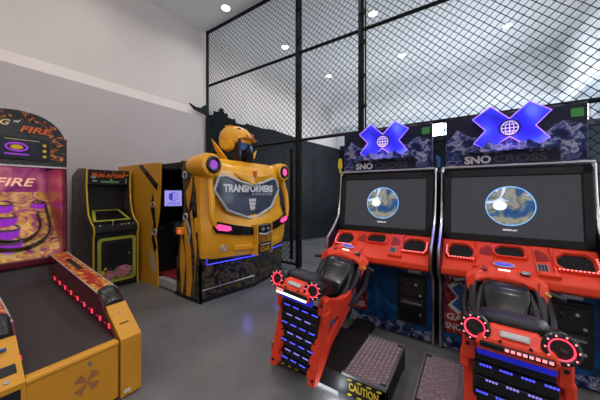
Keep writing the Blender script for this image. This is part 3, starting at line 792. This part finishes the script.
# windscreen shield
sp = [(x*.95-.085, z) for x, z in [(-.68, 1.71), (-.56, 1.73), (-.25, 1.65), (0, 1.61), (.25, 1.65), (.52, 1.73), (.62, 1.70), (.69, 1.53), (.48, 1.24), (.06, 1.09), (-.06, 1.09), (-.52, 1.24), (-.75, 1.52)]]
SY = -.115
shd = part('windscreen', 'a_shield', RB, lambda b: b.prism([(x, z) for x, z in sp], 'y', SY, SY+.05))
part('windscreen_frame', 'silver', shd, lambda b: b.tube([(x, SY-.01, z) for x, z in sp], .022, 8, closed=True), smooth=True)
lettering(shd, 'TRANSFORMERS', (-.11, SY-.002, 1.555), 1.06, .12, 'white', off=.05)
lettering(shd, 'HUMAN ALLIANCE', (.17, SY-.002, 1.465), .48, .035, 'lgrey', off=.03)
def emblem(b):
    z0 = 1.30; y0_, y1_ = SY-.006, SY
    b.prism([(-.075, z0+.10), (-.03, z0+.085), (0, z0+.10), (.03, z0+.085), (.075, z0+.10), (.07, z0+.045), (.02, z0+.06), (0, z0+.05), (-.02, z0+.06), (-.07, z0+.045)], 'y', y0_, y1_)
    for s in (-1, 1):
        b.prism([(s*.07, z0+.035), (s*.018, z0+.045), (s*.018, z0-.02), (s*.06, z0-.005)], 'y', y0_, y1_)
        b.prism([(s*.058, z0-.015), (s*.018, z0-.03), (s*.018, z0-.09), (s*.05, z0-.07)], 'y', y0_, y1_)
    b.prism([(-.01, z0+.04), (.01, z0+.04), (.01, z0-.08), (-.01, z0-.08)], 'y', y0_, y1_)
part('face_emblem', 'white', shd, lambda b: (setattr(b, 'T', Matrix.Translation((-.07, 0, 0))), emblem(b)))
# bonnet beak
part('beak', 'yellowp', RB, lambda b: setattr(b, 'T', UPS) or b.loft([[(-.34, -.05, 1.90), (0, -.10, 1.88), (.34, -.05, 1.90), (.3, .0, 1.93), (-.3, .0, 1.93)], [(-.40, -.11, 1.78), (0, -.17, 1.74), (.40, -.11, 1.78), (.3, .0, 1.8), (-.3, .0, 1.8)], [(-.22, -.11, 1.68), (0, -.16, 1.60), (.22, -.11, 1.68), (.2, -.05, 1.69), (-.2, -.05, 1.69)]]), bevel=.012)
part('small_crest', 'amber_emb', RB, lambda b: setattr(b, 'T', UPS) or b.prism([(-.035, 1.83), (.035, 1.83), (.03, 1.76), (0, 1.72), (-.03, 1.76)], 'y', -.185, -.165))
# lamps and grille
for s in (-1, 1):
    def band(b):
        P = [(s*.10, .84), (s*.10, .95), (s*.50, 1.03), (s*.76, 1.10), (s*.83, 1.04), (s*.78, .95), (s*.45, .88)]
        b.loft([[(x, -.10-.14*(1-abs(x)/.95)-.006, z) for x, z in P], [(x, -.10-.14*(1-abs(x)/.95)-.022, z) for x, z in P]])
    bd = part('lamp_band', 'gloss', RB, band)
    def hl(b):
        P = [(s*.56, .97), (s*.58, 1.02), (s*.75, 1.065), (s*.80, 1.03), (s*.75, .98), (s*.62, .955)]
        f = lambda x: -.10-.14*(1-abs(x)/.95)
        b.loft([[(x, f(x)-.022, z) for x, z in P], [(x*.995, f(x)-.04, z) for x, z in P]])
    part('headlamp', 'e_pink', bd, hl)
    def gr(b):
        for i in range(9):
            x = s*(.16+i*.04); f = -.10-.14*(1-abs(x)/.95)
            b.box(x-.004, x+.004, f-.028, f-.016, .87+i*.004, .96+i*.009)
    part('grille_bars', 'black', bd, gr)
    fb = part('fog_vent', 'yellowp', RB, lambda b: b.loft([[(s*.12, -.235, .62), (s*.50, -.17, .66), (s*.50, -.17, .74), (s*.2, -.225, .72)], [(s*.14, -.25, .635), (s*.48, -.185, .67), (s*.47, -.185, .725), (s*.22, -.24, .705)]]), bevel=.006)
part('round_badge', 'silver', RB, lambda b: (b.torus((-.64, -.125, .72), (0, -1, 0), .04, .01, 20, 6), b.disc((-.64, -.12, .72), (0, -1, 0), .032, .008)), smooth=True)
def eng(b):
    b.use('gloss'); b.box(-.15, .17, -.30, -.16, .55, .99, .01)
    b.use('a_mechayel')
    b.box(-.14, .16, -.312, -.30, .72, .84, .004); b.box(-.10, .12, -.315, -.30, .58, .66, .004)
    b.use('chrome'); b.tube([(-.13, -.315, .87), (0, -.33, .85), (.15, -.315, .87)], .014, 8); b.tube([(-.1, -.315, .69), (.12, -.315, .69)], .009, 8)
    b.cyl((-.05, -.31, .93), (-.05, -.325, .93), .03, 14); b.cyl((.07, -.31, .93), (.07, -.325, .93), .025, 14)
    b.use('yellowp'); b.box(-.165, -.145, -.31, -.18, .54, 1.0); b.box(.165, .185, -.31, -.18, .54, 1.0)
part('engine_block', 'gloss', RB, eng)
# generic robot helmet
hx, hy = -.01, .30
HS = Matrix.Translation((hx, hy, 1.87)) @ Matrix.Scale(1.02, 4) @ Matrix.Rotation(math.radians(10), 4, 'Z') @ Matrix.Translation((-hx, -hy, -1.93))
def helm(b):
    b.T = HS
    def rg(z, hw, yf, yb):
        return [(hx+hw*math.copysign(abs(math.cos(a))**.75, math.cos(a)), hy+(yf+yb)/2+(yb-yf)/2*math.copysign(abs(math.sin(a))**.75, math.sin(a)), z) for a in [2*PI*i/20 for i in range(20)]]
    b.loft([rg(2.30, .20, -.12, .22), rg(2.36, .25, -.20, .26), rg(2.45, .255, -.22, .27), rg(2.53, .235, -.20, .25), rg(2.60, .18, -.14, .20), rg(2.635, .08, -.06, .12)])
    b.loft([[(hx-.21, hy-.20, 2.40), (hx+.21, hy-.20, 2.40), (hx+.21, hy-.1, 2.44), (hx-.21, hy-.1, 2.44)], [(hx-.17, hy-.30, 2.42), (hx+.17, hy-.30, 2.42), (hx+.17, hy-.1, 2.50), (hx-.17, hy-.1, 2.50)]])
    # crest
    b.prism([(hy-.26, 2.46), (hy-.1, 2.60), (hy+.1, 2.68), (hy+.22, 2.68), (hy+.2, 2.56), (hy, 2.55)], 'x', hx-.04, hx+.04)
hd = part('helmet', 'yellowp', RB, helm, smooth=True)
for s in (-1, 1):
    part('ear_guard', 'yellowp', hd, lambda b: setattr(b, 'T', HS) or b.tube([(hx+s*.20, hy+.02, 2.33), (hx+s*.30, hy, 2.33)], .12, 14, rr=[.13, .10]), bevel=.01)
    part('cheek_fin', 'yellowp', RB, lambda b: setattr(b, 'T', HS) or b.loft([[(s*.16+hx, hy-.02, 2.00), (s*.26+hx, hy-.04, 2.02), (s*.28+hx, hy+.06, 2.02), (s*.18+hx, hy+.06, 2.0)], [(s*.40+hx, hy-.02, 2.20), (s*.46+hx, hy-.04, 2.18), (s*.47+hx, hy+.03, 2.18), (s*.41+hx, hy+.03, 2.2)], [(s*.58+hx, hy, 2.34), (s*.585+hx, hy, 2.34), (s*.585+hx, hy+.01, 2.34), (s*.58+hx, hy+.01, 2.34)]]))
def facep(b):
    b.T = HS
    b.use('gloss')
    b.loft([[(hx-.15, hy-.12, 1.93), (hx+.15, hy-.12, 1.93), (hx+.17, hy+.15, 1.93), (hx-.17, hy+.15, 1.93)], [(hx-.19, hy-.20, 2.12), (hx+.19, hy-.20, 2.12), (hx+.2, hy+.18, 2.12), (hx-.2, hy+.18, 2.12)], [(hx-.18, hy-.18, 2.40), (hx+.18, hy-.18, 2.40), (hx+.2, hy+.18, 2.40), (hx-.2, hy+.18, 2.40)]])
    b.use('blacksteel')
    b.loft([[(hx-.06, hy-.2, 2.02), (hx+.06, hy-.2, 2.02), (hx+.04, hy-.1, 2.0), (hx-.04, hy-.1, 2.0)], [(hx-.10, hy-.26, 2.14), (hx+.10, hy-.26, 2.14), (hx+.1, hy-.1, 2.14), (hx-.1, hy-.1, 2.14)], [(hx-.05, hy-.24, 2.26), (hx+.05, hy-.24, 2.26), (hx+.05, hy-.1, 2.26), (hx-.05, hy-.1, 2.26)]])
    for i in range(4): b.box(hx-.09, hx+.09, hy-.275, hy-.25, 2.07+i*.035, 2.08+i*.035)
part('face_plate', 'gloss', RB, facep)
for s in (-1, 1):
    part('eye_lens', 'blueplastic', RB, lambda b: (setattr(b, 'T', HS), b.disc((hx+s*.105, hy-.185, 2.29), (s*.2, -1, 0), .055, .02, 18)))
part('helmet_emblem', 'amber_emb', hd, lambda b: setattr(b, 'T', HS) or b.prism([(hx-.025, 2.49), (hx+.025, 2.49), (hx+.02, 2.43), (hx, 2.41), (hx-.02, 2.43)], 'y', hy-.31, hy-.295))
part('helmet_vent', 'gloss', hd, lambda b: setattr(b, 'T', HS) or b.sphere((hx-.10, hy-.13, 2.56), .055, 12, 7, (1.2, .6, .5)))
# cabin: side panels along the long axis (local y from 0 to 2.58 back to the wall)
def rear_side(s):
    x0, x1 = s*.875, s*.905
    P = [(.06, .0), (.06, .55), (.08, 1.0), (.14, 1.5), (.25, 1.93), (.48, 1.95), (.44, 1.7), (.40, 1.35), (.46, 1.05), (.53, .8), (.54, .45), (.50, .12), (.46, 0)]
    return x0, x1, P
for s in (-1, 1):
    x0, x1, P = rear_side(s)
    ssp = part('seat_side_panel', 'a_mecha', RB, lambda b: b.prism(P, 'x', x0, x1))
    def blades(b):
        for Q3 in ([(.46, .0), (.50, .5), (.47, .95), (.36, .55), (.40, .2)], [(.34, .02), (.34, .5), (.42, 1.05), (.36, 1.1), (.24, .7), (.20, .3), (.26, .02)], [(.18, .1), (.14, .6), (.26, 1.2), (.22, 1.25), (.10, .8)],
                   [(.30, 1.25), (.36, 1.5), (.28, 1.6), (.20, 1.75), (.22, 1.5)]):
            b.prism(Q3, 'x', s*.905, s*.908)
        b.use('silver'); b.torus((s*.908, .36, 1.15), (1, 0, 0), .045, .012, 16, 6); b.torus((s*.908, .38, 1.74), (1, 0, 0), .045, .012, 16, 6)
        b.tube([(s*.908, .33, 1.1), (s*.908, .25, .95), (s*.908, .28, .8)], .012, 6)
    part('blade_artwork', 'yellowl', ssp, blades)
    Q = [(1.12, .0), (1.16, .5), (1.20, .8), (1.10, 1.2), (1.06, 1.6), (1.05, 1.96), (1.75, 1.97), (2.55, 1.97), (2.55, 0)]
    sd = part('screen_side_panel', 'yellowl', RB, lambda b: b.prism(Q, 'x', x0, x1))
    xo = s*.905
    def swirl(b):
        b.use('gloss')
        P2 = [(1.14, .62), (1.22, .55), (1.30, .75), (1.24, 1.0), (1.34, 1.25), (1.26, 1.5), (1.20, 1.2), (1.16, .95), (1.22, .8)]
        b.prism(P2, 'x', xo, xo+s*.003)
        b.prism([(1.1, 1.62), (1.6, 1.95), (1.75, 1.95), (1.14, 1.52)], 'x', xo, xo+s*.003)
        b.use('silver'); b.torus((xo+s*.004, 1.20, .86), (1, 0, 0), .05, .012, 18, 6); b.torus((xo+s*.004, 1.26, 1.3), (1, 0, 0), .04, .01, 18, 6)
        b.prism([(1.16, .2), (1.32, .3), (1.36, .6), (1.24, .45)], 'x', xo, xo+s*.003)
    part('side_artwork', 'gloss', sd, swirl)
part('roof_beam', 'black', RB, lambda b: b.box(-.86, .86, .50, 2.5, 1.86, 1.94))
part('cabin_rear_wall', 'black', RB, lambda b: b.box(-.86, .86, 1.75, 2.5, .0, 1.9))
part('cabin_floor', 'redcarpet', RB, lambda b: b.box(-.80, .86, .6, 1.75, .10, .17))
part('door_sill', 'silver', RB, lambda b: b.box(-.885, -.80, .62, 1.14, .02, .155, .01))
part('cabin_far_side', 'black', RB, lambda b: b.box(.80, .86, .5, 1.8, .0, 1.9))
part('seat_bench', 'vinyl', RB, lambda b: (b.box(-.70, .78, .48, .95, .17, .55, .05), b.box(-.78, .78, .35, .55, .2, 1.5, .05)))
def consl(b):
    b.use('black'); b.box(-.78, .8, 1.30, 1.75, .17, .92, .02); b.box(-.6, .7, 1.15, 1.4, .70, .98, .03)
    b.use('steel'); b.tube([(-.62, 1.12, .93), (-.2, 1.05, 1.0), (.1, 1.05, 1.0)], .018, 8); b.tube([(-.62, 1.14, .85), (-.62, 1.02, 1.0)], .02, 8)
part('gun_console', 'black', RB, consl)
# screen seen through the opening
SF = Matrix.Translation((-.50, 1.38, 1.39)) @ Matrix.Rotation(math.radians(-32), 4, 'Z') @ Matrix.Scale(.82, 4) @ Matrix.Rotation(PI/2, 4, 'X')
def reader(b):
    b.T = SF; b.use('black'); b.box(-.20, .20, -.20, .20, -.06, -.002, .01)
    b.use('e_lilac'); b.box(-.165, .165, -.165, .165, -.002, .004)
rd = part('info_screen', 'black', RB, reader)
part('screen_arm', 'blacksteel', rd, lambda b: b.tube([(-.46, 1.44, 1.38), (-.4, 1.6, 1.3), (-.3, 1.78, 1.3)], .025, 8))
def cube(b):
    b.T = SF; b.use('e_ink')
    b.prism([(-.085, .09), (-.085, -.02), (-.008, -.065), (-.008, .135)], 'z', .004, .006)
    b.tube([(0, .135, .005), (.08, .09, .005), (.08, -.02, .005), (0, -.065, .005)], .007, 6)
    b.tube([(.03, .10, .005), (.03, -.04, .005)], .006, 6)
part('cube_logo', 'e_ink', rd, cube)
lettering(rd, 'CREWAVE', None, .25, .055, 'e_ink', frame=SF @ Matrix.Translation((0, -.115, .004)), off=.01)
cr = part('card_reader', 'yellowp', RB, lambda b: b.box(-.97, -.90, .38, .50, .90, 1.0, .01))
part('reader_light', 'e_red', cr, lambda b: b.box(-.974, -.969, .39, .43, .93, .97))

# ------------------------------------------------------------------ upright classic cabinet
UP = root('upright_arcade_cabinet', (-4.6, 1.73, 0), PI/2, 'black upright arcade cabinet with yellow edge moulding beside the wall', 'arcade machine')
UW = .31
prof = [(0, 0), (.0, .82), (-.03, .90), (-.02, .98), (.10, 1.05), (.20, 1.16), (.25, 1.35), (.28, 1.60), (.26, 1.86), (.60, 1.88), (.90, 1.76), (.90, 0)]
for s in (-1, 1):
    sp_ = part('side_panel', 'a_arcade', UP, lambda b: b.prism(prof, 'x', s*UW, s*(UW-.022)))
    part('edge_moulding', 'yellowd', sp_, lambda b: b.tube([(s*(UW-.011), y-.004, z) for y, z in prof[:9]], .0125, 6), smooth=True)
part('cabinet_body', 'black', UP, lambda b: (b.box(-.292, .292, .03, .88, .02, .90), b.box(-.292, .292, .45, .86, .9, 1.78)))
mq = part('marquee', 'black', UP, lambda b: b.prism([(.275, 1.62), (.255, 1.85), (.5, 1.86), (.5, 1.60)], 'x', -.292, .292))
MF = Matrix.Translation((0, .262, 1.735)) @ Matrix.Rotation(PI/2+.087, 4, 'X')
def mqa(b):
    b.T = MF; b.use('a_flame'); b.box(-.27, .27, -.01, .10, .0, .004)
    b.use('navy'); b.box(.14, .27, -.105, -.02, .0, .005)
    b.use('lgrey'); b.disc((-.22, .0, .005), (0, 0, 1), .022, .002, 14, 1.6, 1); b.disc((-.20, -.06, .005), (0, 0, 1), .018, .002, 14, 2, .7); b.box(.225, .24, -.09, -.01, .005, .007)
    b.use('lime'); b.disc((.02, -.04, .005), (0, 0, 1), .018, .002, 12); b.use('green'); b.box(-.12, .13, -.09, -.055, .0, .005)
part('marquee_artwork', 'a_flame', mq, mqa)
lettering(mq, 'Multi-Arcade', None, .43, .075, 'orange', frame=MF @ Matrix.Translation((-.02, .035, .005)), off=.02)
lettering(mq, 'CLASSIC EDITION', None, .24, .022, 'lgrey', frame=MF @ Matrix.Translation((.005, -.073, .006)), off=.01)
part('monitor_hood', 'blackmatte', UP, lambda b: (b.prism([(.47, .95), (.45, 1.62), (.5, 1.62), (.5, .95)], 'x', -.292, .292)))
mon = part('monitor_bezel', 'gloss', UP, lambda b: b.prism([(.10, 1.02), (.46, 1.22), (.46, 1.18), (.10, .96)], 'x', -.292, .292))
BF = Matrix.Translation((0, .28, 1.125)) @ Matrix.Rotation(math.atan2(.20, .36), 4, 'X')
def bez(b):
    b.T = BF
    o = [(-.26, -.17), (.26, -.17), (.19, .16), (-.19, .16)]; i_ = [(-.215, -.14), (.215, -.14), (.155, .135), (-.155, .135)]
    for k in range(4):
        j = (k+1) % 4
        b.loft([[(*o[k], 0), (*o[j], 0), (*i_[j], 0), (*i_[k], 0)], [(*o[k], .006), (*o[j], .006), (*i_[j], .006), (*i_[k], .006)]])
part('lime_border', 'lime', mon, bez)
ctl = part('control_panel', 'black', UP, lambda b: b.prism([(-.04, .90), (-.03, .955), (.14, 1.01), (.14, .92)], 'x', -.29, .29))
part('joystick', 'cream', ctl, lambda b: (b.cyl((-.04, .05, .98), (-.04, .03, 1.045), .006, 8), b.sphere((-.04, .03, 1.055), .018, 12, 8)), smooth=True)
for x, c in ((.09, 'white'), (.14, 'yellowd'), (.19, 'white'), (.25, 'lgrey'), (-.2, 'white')):
    part('button', c, ctl, lambda b: b.disc((x, .05, .978), (0, -.3, 1), .014, .012, 12))
lo = part('front_door', 'black', UP, lambda b: b.box(-.285, .285, .0, .03, .06, .84))
def rrect(x0, x1, z0, z1, r, n=5):
    p = []
    for cx_, cz_, a0 in ((x1-r, z1-r, 0), (x0+r, z1-r, PI/2), (x0+r, z0+r, PI), (x1-r, z0+r, 1.5*PI)):
        p += [(cx_+r*math.cos(a0+PI/2*i/n), cz_+r*math.sin(a0+PI/2*i/n)) for i in range(n+1)]
    return p
def lb(b):
    o = rrect(-.25, .27, .10, .80, .06); i_ = rrect(-.205, .225, .145, .755, .035)
    n = len(o)
    b.loft([[(x, 0, z) for x, z in o], [(x, -.008, z) for x, z in o], [(x, -.008, z) for x, z in i_], [(x, 0, z) for x, z in i_]], False, False)
part('lime_frame', 'lime', lo, lb)
def pic(b):
    b.use('a_picture'); b.prism([(-.20, .15), (-.20, .24), (-.12, .30), (-.05, .28), (.02, .33), (.12, .34), (.2, .30), (.222, .24), (.222, .16)], 'y', -.004, 0)
    b.use('blackmatte'); b.box(-.12, .15, -.003, 0, .36, .70)
    b.use('yellowd'); b.disc((-.19, -.004, .28), (0, -1, 0), .03, .003, 14); b.disc((-.15, -.004, .33), (0, -1, 0), .02, .003, 14)
part('door_picture', 'a_picture', lo, pic)
part('lock', 'chrome', lo, lambda b: b.disc((.17, 0, .52), (0, -1, 0), .012, .008, 12))

# ------------------------------------------------------------------ alley roller
SK = root('alley_roller_machine', (-2.1, .575, 0), PI/2, 'yellow alley roller ball game with a dark lane and arched flame sign', 'arcade machine')
W2 = .375   # half width
# lane: local y 0 at the front (x world -2.1) to 1.75 at target
def lane(b): b.prism([(.02, .0), (.02, .43), (1.75, .56), (1.75, 0)], 'x', -.235, .225)
part('lane', 'lane', SK, lane)
fp = part('front_panel', 'yellowl', SK, lambda b: (b.box(-.235, .225, .0, .02, .03, .40), b.tube([(-.235, .012, .415), (.225, .012, .415)], .022, 10)), bevel=.003)
part('front_lip', 'yellowl', SK, lambda b: b.box(-.235, .225, .0, .05, .40, .438, .008))
def fan(b):
    for k in range(4):
        a = PI/4+k*PI/2
        p = [(0.0, 0.0)]+[(.072*math.cos(a+q), .072*math.sin(a+q)) for q in (-.42, -.2, 0, .2, .42)]
        b.prism([(.045+x, .245+z) for x, z in p], 'y', -.003, .0)
part('fan_logo', 'tan', fp, fan)
part('lock', 'steel', fp, lambda b: b.disc((.06, 0, .36), (0, -1, 0), .012, .006, 14))
for s in (-1, 1):
    xo = s*W2; xi = s*.235 if s < 0 else s*.225
    a, c = min(xi, xo), max(xi, xo)
    g = .0
    bx_ = part('coin_box' if s > 0 else 'control_box', 'yellowl', SK, lambda b: b.prism([(-.01, .01), (-.01, .43), (.26, .61), (.26, .01)], 'x', a+(.012 if s > 0 else 0), c), bevel=.004)
    th = math.atan2(.18, .27)
    FB = Matrix.Translation(((a+c)/2, .125, .52)) @ Matrix.Rotation(th, 4, 'X')
    if s > 0:
        part('slot', 'blackmatte', bx_, lambda b: (setattr(b, 'T', FB), b.box(-.03, .03, -.035, -.028, 0, .004)))
        part('lock', 'steel', bx_, lambda b: (setattr(b, 'T', FB), b.disc((0, .07, 0), (0, 0, 1), .009, .005, 12)))
        part('warning_sticker', 'white', bx_, lambda b: b.box(a+.03, a+.075, -.012, -.0101, .035, .06))
    else:
        def ctr(b):
            b.T = FB; b.use('black'); b.box(-.07, .045, -.09, -.03, 0, .004, .001)
        part('control_plate', 'black', bx_, ctr)
        part('push_button', 'blueplastic', bx_, lambda b: (setattr(b, 'T', FB), b.tube([(-.07, .07, .012), (.02, .075, .014)], .010, 8)))
        part('lock', 'steel', bx_, lambda b: (setattr(b, 'T', FB), b.disc((.0, -.125, 0), (0, 0, 1), .012, .006, 14)))
        part('ticket_door', 'black', bx_, lambda b: b.box(a+.02, c-.02, -.014, -.0101, .04, .40, .001))
    # rail
    rl = part('side_rail', 'maroon', SK, lambda b: b.prism([(.26, .01), (.26, .60), (.34, .67), (1.75, .81), (1.75, .01)], 'x', a+.002, c-.002))
    part('rail_artwork', 'a_railflame', rl, lambda b: b.prism([(.42, .683), (1.75, .815), (1.75, .818), (.42, .686)], 'x', a+.006, c-.006))
    part('rail_edge', 'silver', rl, lambda b: (b.tube([(a+.004, .40, .684), (a+.004, 1.75, .819)], .004, 6), b.tube([(c-.004, .40, .684), (c-.004, 1.75, .819)], .004, 6)))
    part('rail_nose', 'gloss', rl, lambda b: b.loft([[(a+q[0]*(c-a), y, z+q[1]*.05) for q in ((0, -.2), (.15, .5), (.5, .8), (.85, .5), (1, -.2))] for y, z in ((.26, .60), (.34, .665), (.42, .685))]), smooth=True)
    part('rail_slot', 'blackmatte', rl, lambda b: b.prism([(1.05, .749), (1.45, .789), (1.45, .792), (1.05, .752)], 'x', (a+c)/2-.012, (a+c)/2+.03))
    ixx = xi-(s*.004)
    def leds(b):
        for i in range(9):
            y = .15+i*.17; z = .435+.13*(y/1.75)+.05
            for q in range(6):
                an = q*PI/3
                b.sphere((ixx, y+.016*math.cos(an), z+.016*math.sin(an)), .0042, 6, 4)
            b.sphere((ixx, y, z), .0035, 6, 4)
            b.sphere((ixx, y+.07, z+.005), .0028, 6, 4)
    # only from where the rail stands
    part('led_flowers', 'e_red', rl, leds)
    part('inner_rail_face', 'maroon', rl, lambda b: b.prism([(.03, .43), (.26, .60), (.34, .665), (1.75, .805), (1.75, .55)], 'x', xi, xi-s*.003))
# cabinet sides
arch = []
def archpts(w, z0, z1, n=18):
    p = [(-w, z0)]
    for i in range(n+1):
        a = PI-PI*i/n
        ca, sa_ = math.cos(a), math.sin(a)
        p.append((w*math.copysign(abs(ca)**.9, ca), z1-.36+.36*abs(sa_)**.9))
    return p+[(w, z0)]
for s in (-1, 1):
    cs = part('cabinet_side', 'gloss', SK, lambda b: b.prism([(1.75, .0), (1.75, .8), (1.78, 1.8), (1.80, 2.05), (1.9, 2.1), (2.95, 2.1), (2.95, 0)], 'x', s*W2, s*(W2-.02)))
    part('edge_moulding', 'maroon', cs, lambda b: b.tube([(s*(W2-.01), 1.742, .8), (s*(W2-.01), 1.772, 1.8), (s*(W2-.01), 1.77, 2.1)], .016, 6))
    part('inner_side', 'pinkwall', SK, lambda b: b.prism([(1.78, .80), (1.81, 1.77), (2.7, 1.77), (2.7, .80)], 'x', s*(W2-.02), s*(W2-.03)))
part('cabinet_back', 'black', SK, lambda b: b.box(-W2+.02, W2-.02, 2.7, 2.93, .0, 1.9))
part('cabinet_base', 'black', SK, lambda b: b.box(-W2+.02, W2-.02, 1.76, 2.7, .0, .72))
mqs = part('arched_sign', 'gloss', SK, lambda b: (b.prism(archpts(W2, 1.77, 2.345), 'y', 1.76, 1.95)), bevel=.008)
SYY = 1.758
FO = archpts(W2-.015, 1.98, 2.33); FI = archpts(W2-.10, 1.98, 2.25)
part('flame_artwork', 'a_flame', mqs, lambda b: b.loft([[(x, SYY-e, z) for x, z in pp] for pp, e in ((FO, 0), (FO, .004), (FI, .004), (FI, 0))], False, False))
part('lower_flame_artwork', 'a_flame', mqs, lambda b: (b.box(.24, .36, SYY-.005, SYY, 1.80, 1.975)))
lettering(mqs, 'RING', (-.17, SYY-.006, 2.20), .23, .06, 'cream', off=.03, shear=.3)
lettering(mqs, 'of', (-.01, SYY-.006, 2.225), .05, .03, 'white', off=.02, shear=.3)
lettering(mqs, 'FIRE', (.13, SYY-.006, 2.155), .25, .065, 'orange', off=.03, shear=.3)
def disp(b):
    b.use('black'); b.box(-.29, .23, SYY-.015, SYY, 1.83, 2.06, .01)
    b.use('navy'); b.box(-.17, .13, SYY-.018, SYY-.015, 1.86, 2.04)
    b.use('e_purple'); b.box(-.10, .07, SYY-.020, SYY-.018, 1.88, 1.895); b.torus((-.015, SYY-.020, 1.96), (0, 1, 0), .05, .010, 20, 6, 1.5, .8)
    b.use('yellowd'); b.disc((-.015, SYY-.018, 1.96), (0, -1, 0), .03, .004, 16, 1.5, .8)
    for z in (1.88, 1.94, 2.0): b.disc((.19, SYY-.015, z), (0, -1, 0), .016, .005, 8)
    b.use('cream'); b.box(-.25, -.19, SYY-.018, SYY-.015, 2.03, 2.038); b.box(-.1, .15, SYY-.019, SYY-.015, 2.035, 2.041)
part('score_display', 'black', mqs, disp)
part('sign_lower_trim', 'silver', SK, lambda b: b.box(-W2, W2, 1.745, 1.78, 1.765, 1.78))
# playfield: slanted board
pa, pb = (1.80, .79), (2.45, 1.50)
pf = part('target_board', 'a_board', SK, lambda b: b.prism([pa, pb, (pb[0]+.02, pb[1]-.02), (pa[0]+.02, pa[1]-.03)], 'x', -.345, .345))
part('board_top_panel', 'a_boardtop', SK, lambda b: b.box(-.345, .345, 2.45, 2.47, 1.48, 1.80))
lettering(SK, 'FIRE', (.08, 2.447, 1.62), .34, .10, 'e_gametx', off=.01, shear=.3, name='board_lettering')
PFF = Matrix.Translation((0, (pa[0]+pb[0])/2, (pa[1]+pb[1])/2)) @ Matrix.Rotation(math.atan2(pb[1]-pa[1], pb[0]-pa[0]), 4, 'X')
part('board_sill', 'maroon', SK, lambda b: b.box(-.355, .355, 1.74, 1.80, .72, .79, .008))
def guard(b, R, h, m, a0=PI, a1=2*PI, up=.3, th_=.012, cy=-.02):
    pts = [(-R, up)]+[(R*math.cos(a0+(a1-a0)*i/24), cy+R*math.sin(a0+(a1-a0)*i/24)) for i in range(25)]+[(R, up)]
    inner = [(x*(1-th_/R), y+(th_ if i in range(1, 26) and y < cy else 0)) for i, (x, y) in enumerate(pts)]
    b.loft([[(x, y, z) for x, y, z in ((p[0], p[1], 0), (p[0], p[1], h), (q[0], q[1], h), (q[0], q[1], 0))] for p, q in zip(pts, inner)])
part('outer_guard', 'gloss', SK, lambda b: (setattr(b, 'T', PFF), guard(b, .30, .07, 'gloss', up=.22, cy=-.08)))
part('inner_guard', 'gloss', SK, lambda b: (setattr(b, 'T', PFF), guard(b, .22, .07, 'gloss', up=.12, cy=-.06)))
def ringc(b, x, t, R, h):
    yc, zc = pa[0]+(pb[0]-pa[0])*t, pa[1]+(pb[1]-pa[1])*t
    b.T = Matrix.Translation((x, yc, zc)) @ Matrix.Rotation(math.radians(16), 4, 'X')
    c = lambda r: [(r*math.cos(2*PI*i/28), r*math.sin(2*PI*i/28)) for i in range(28)]
    o0, i0 = c(R), c(.86*R)
    b.use('e_purple'); b.loft([[(*p, -.09) for p in o0], [(*p, h*.62) for p in o0]], False, False)
    b.use('steel'); b.loft([[(*p, h*.62) for p in o0], [(*p, h) for p in o0], [(*p, h) for p in i0], [(*p, 0) for p in i0]], False, False)
    b.use('blackmatte'); b.disc((0, 0, -.03), (0, 0, 1), R*.85, .002)
for x, t, R, h in ((-.04, .22, .10, .05), (-.04, .40, .10, .05), (-.04, .58, .095, .05), (-.04, .76, .08, .05), (.25, .78, .06, .04), (-.28, .78, .06, .04)):
    part('target_ring', 'gloss', SK, lambda b: ringc(b, x, t, R, h), smooth=True)
part('ramp_hump', 'lane', SK, lambda b: b.prism([(1.5, .54), (1.6, .58), (1.70, .66), (1.74, .70), (1.75, .5)], 'x', -.235, .225))
# lamp inside the target box (tube over the board)
part('box_lamp_tube', 'e_white', SK, lambda b: b.cyl((-.32, 1.93, 1.785), (.32, 1.93, 1.785), .010, 8))
def point(loc, e, col, r=.05):
    l = bpy.data.lights.new('machine_lamp', 'POINT'); l.energy = e; l.color = col; l.shadow_soft_size = r
    o = bpy.data.objects.new('machine_lamp', l); COL.objects.link(o); o.location = loc
point((-3.98, .575, 1.62), 2.6, (1, .55, .62), .06)
for cx_ in (-.83, .295): point((cx_, 2.86, 2.02), 2.4, (.32, .18, 1), .08)
point((-2.74, 2.7, .46), 1.0, (.12, .14, 1), .05); point((-2.80, 3.5, .46), .8, (.12, .14, 1), .05)
point((-.80, 1.64, .06), .9, (.85, .93, 1), .03)

# ------------------------------------------------------------------ world, camera
Wd = bpy.data.worlds.new('world'); S.world = Wd; Wd.use_nodes = True
Wd.node_tree.nodes['Background'].inputs['Color'].default_value = (.6, .7, .8, 1)
Wd.node_tree.nodes['Background'].inputs['Strength'].default_value = .3

cam = bpy.data.cameras.new('camera'); co = bpy.data.objects.new('camera', cam); COL.objects.link(co)
cam.sensor_width = 36; cam.lens = 36*255/600; cam.shift_y = -8/600; cam.clip_start = .05
co.location = (0, 0, 1.5); co.rotation_euler = (PI/2, 0, math.atan(170/255))
S.camera = co
S.view_settings.view_transform = 'Standard'; S.view_settings.look = 'None'
S.view_settings.gamma = 1; S.view_settings.use_curve_mapping = False
S.view_settings.exposure = -0.08
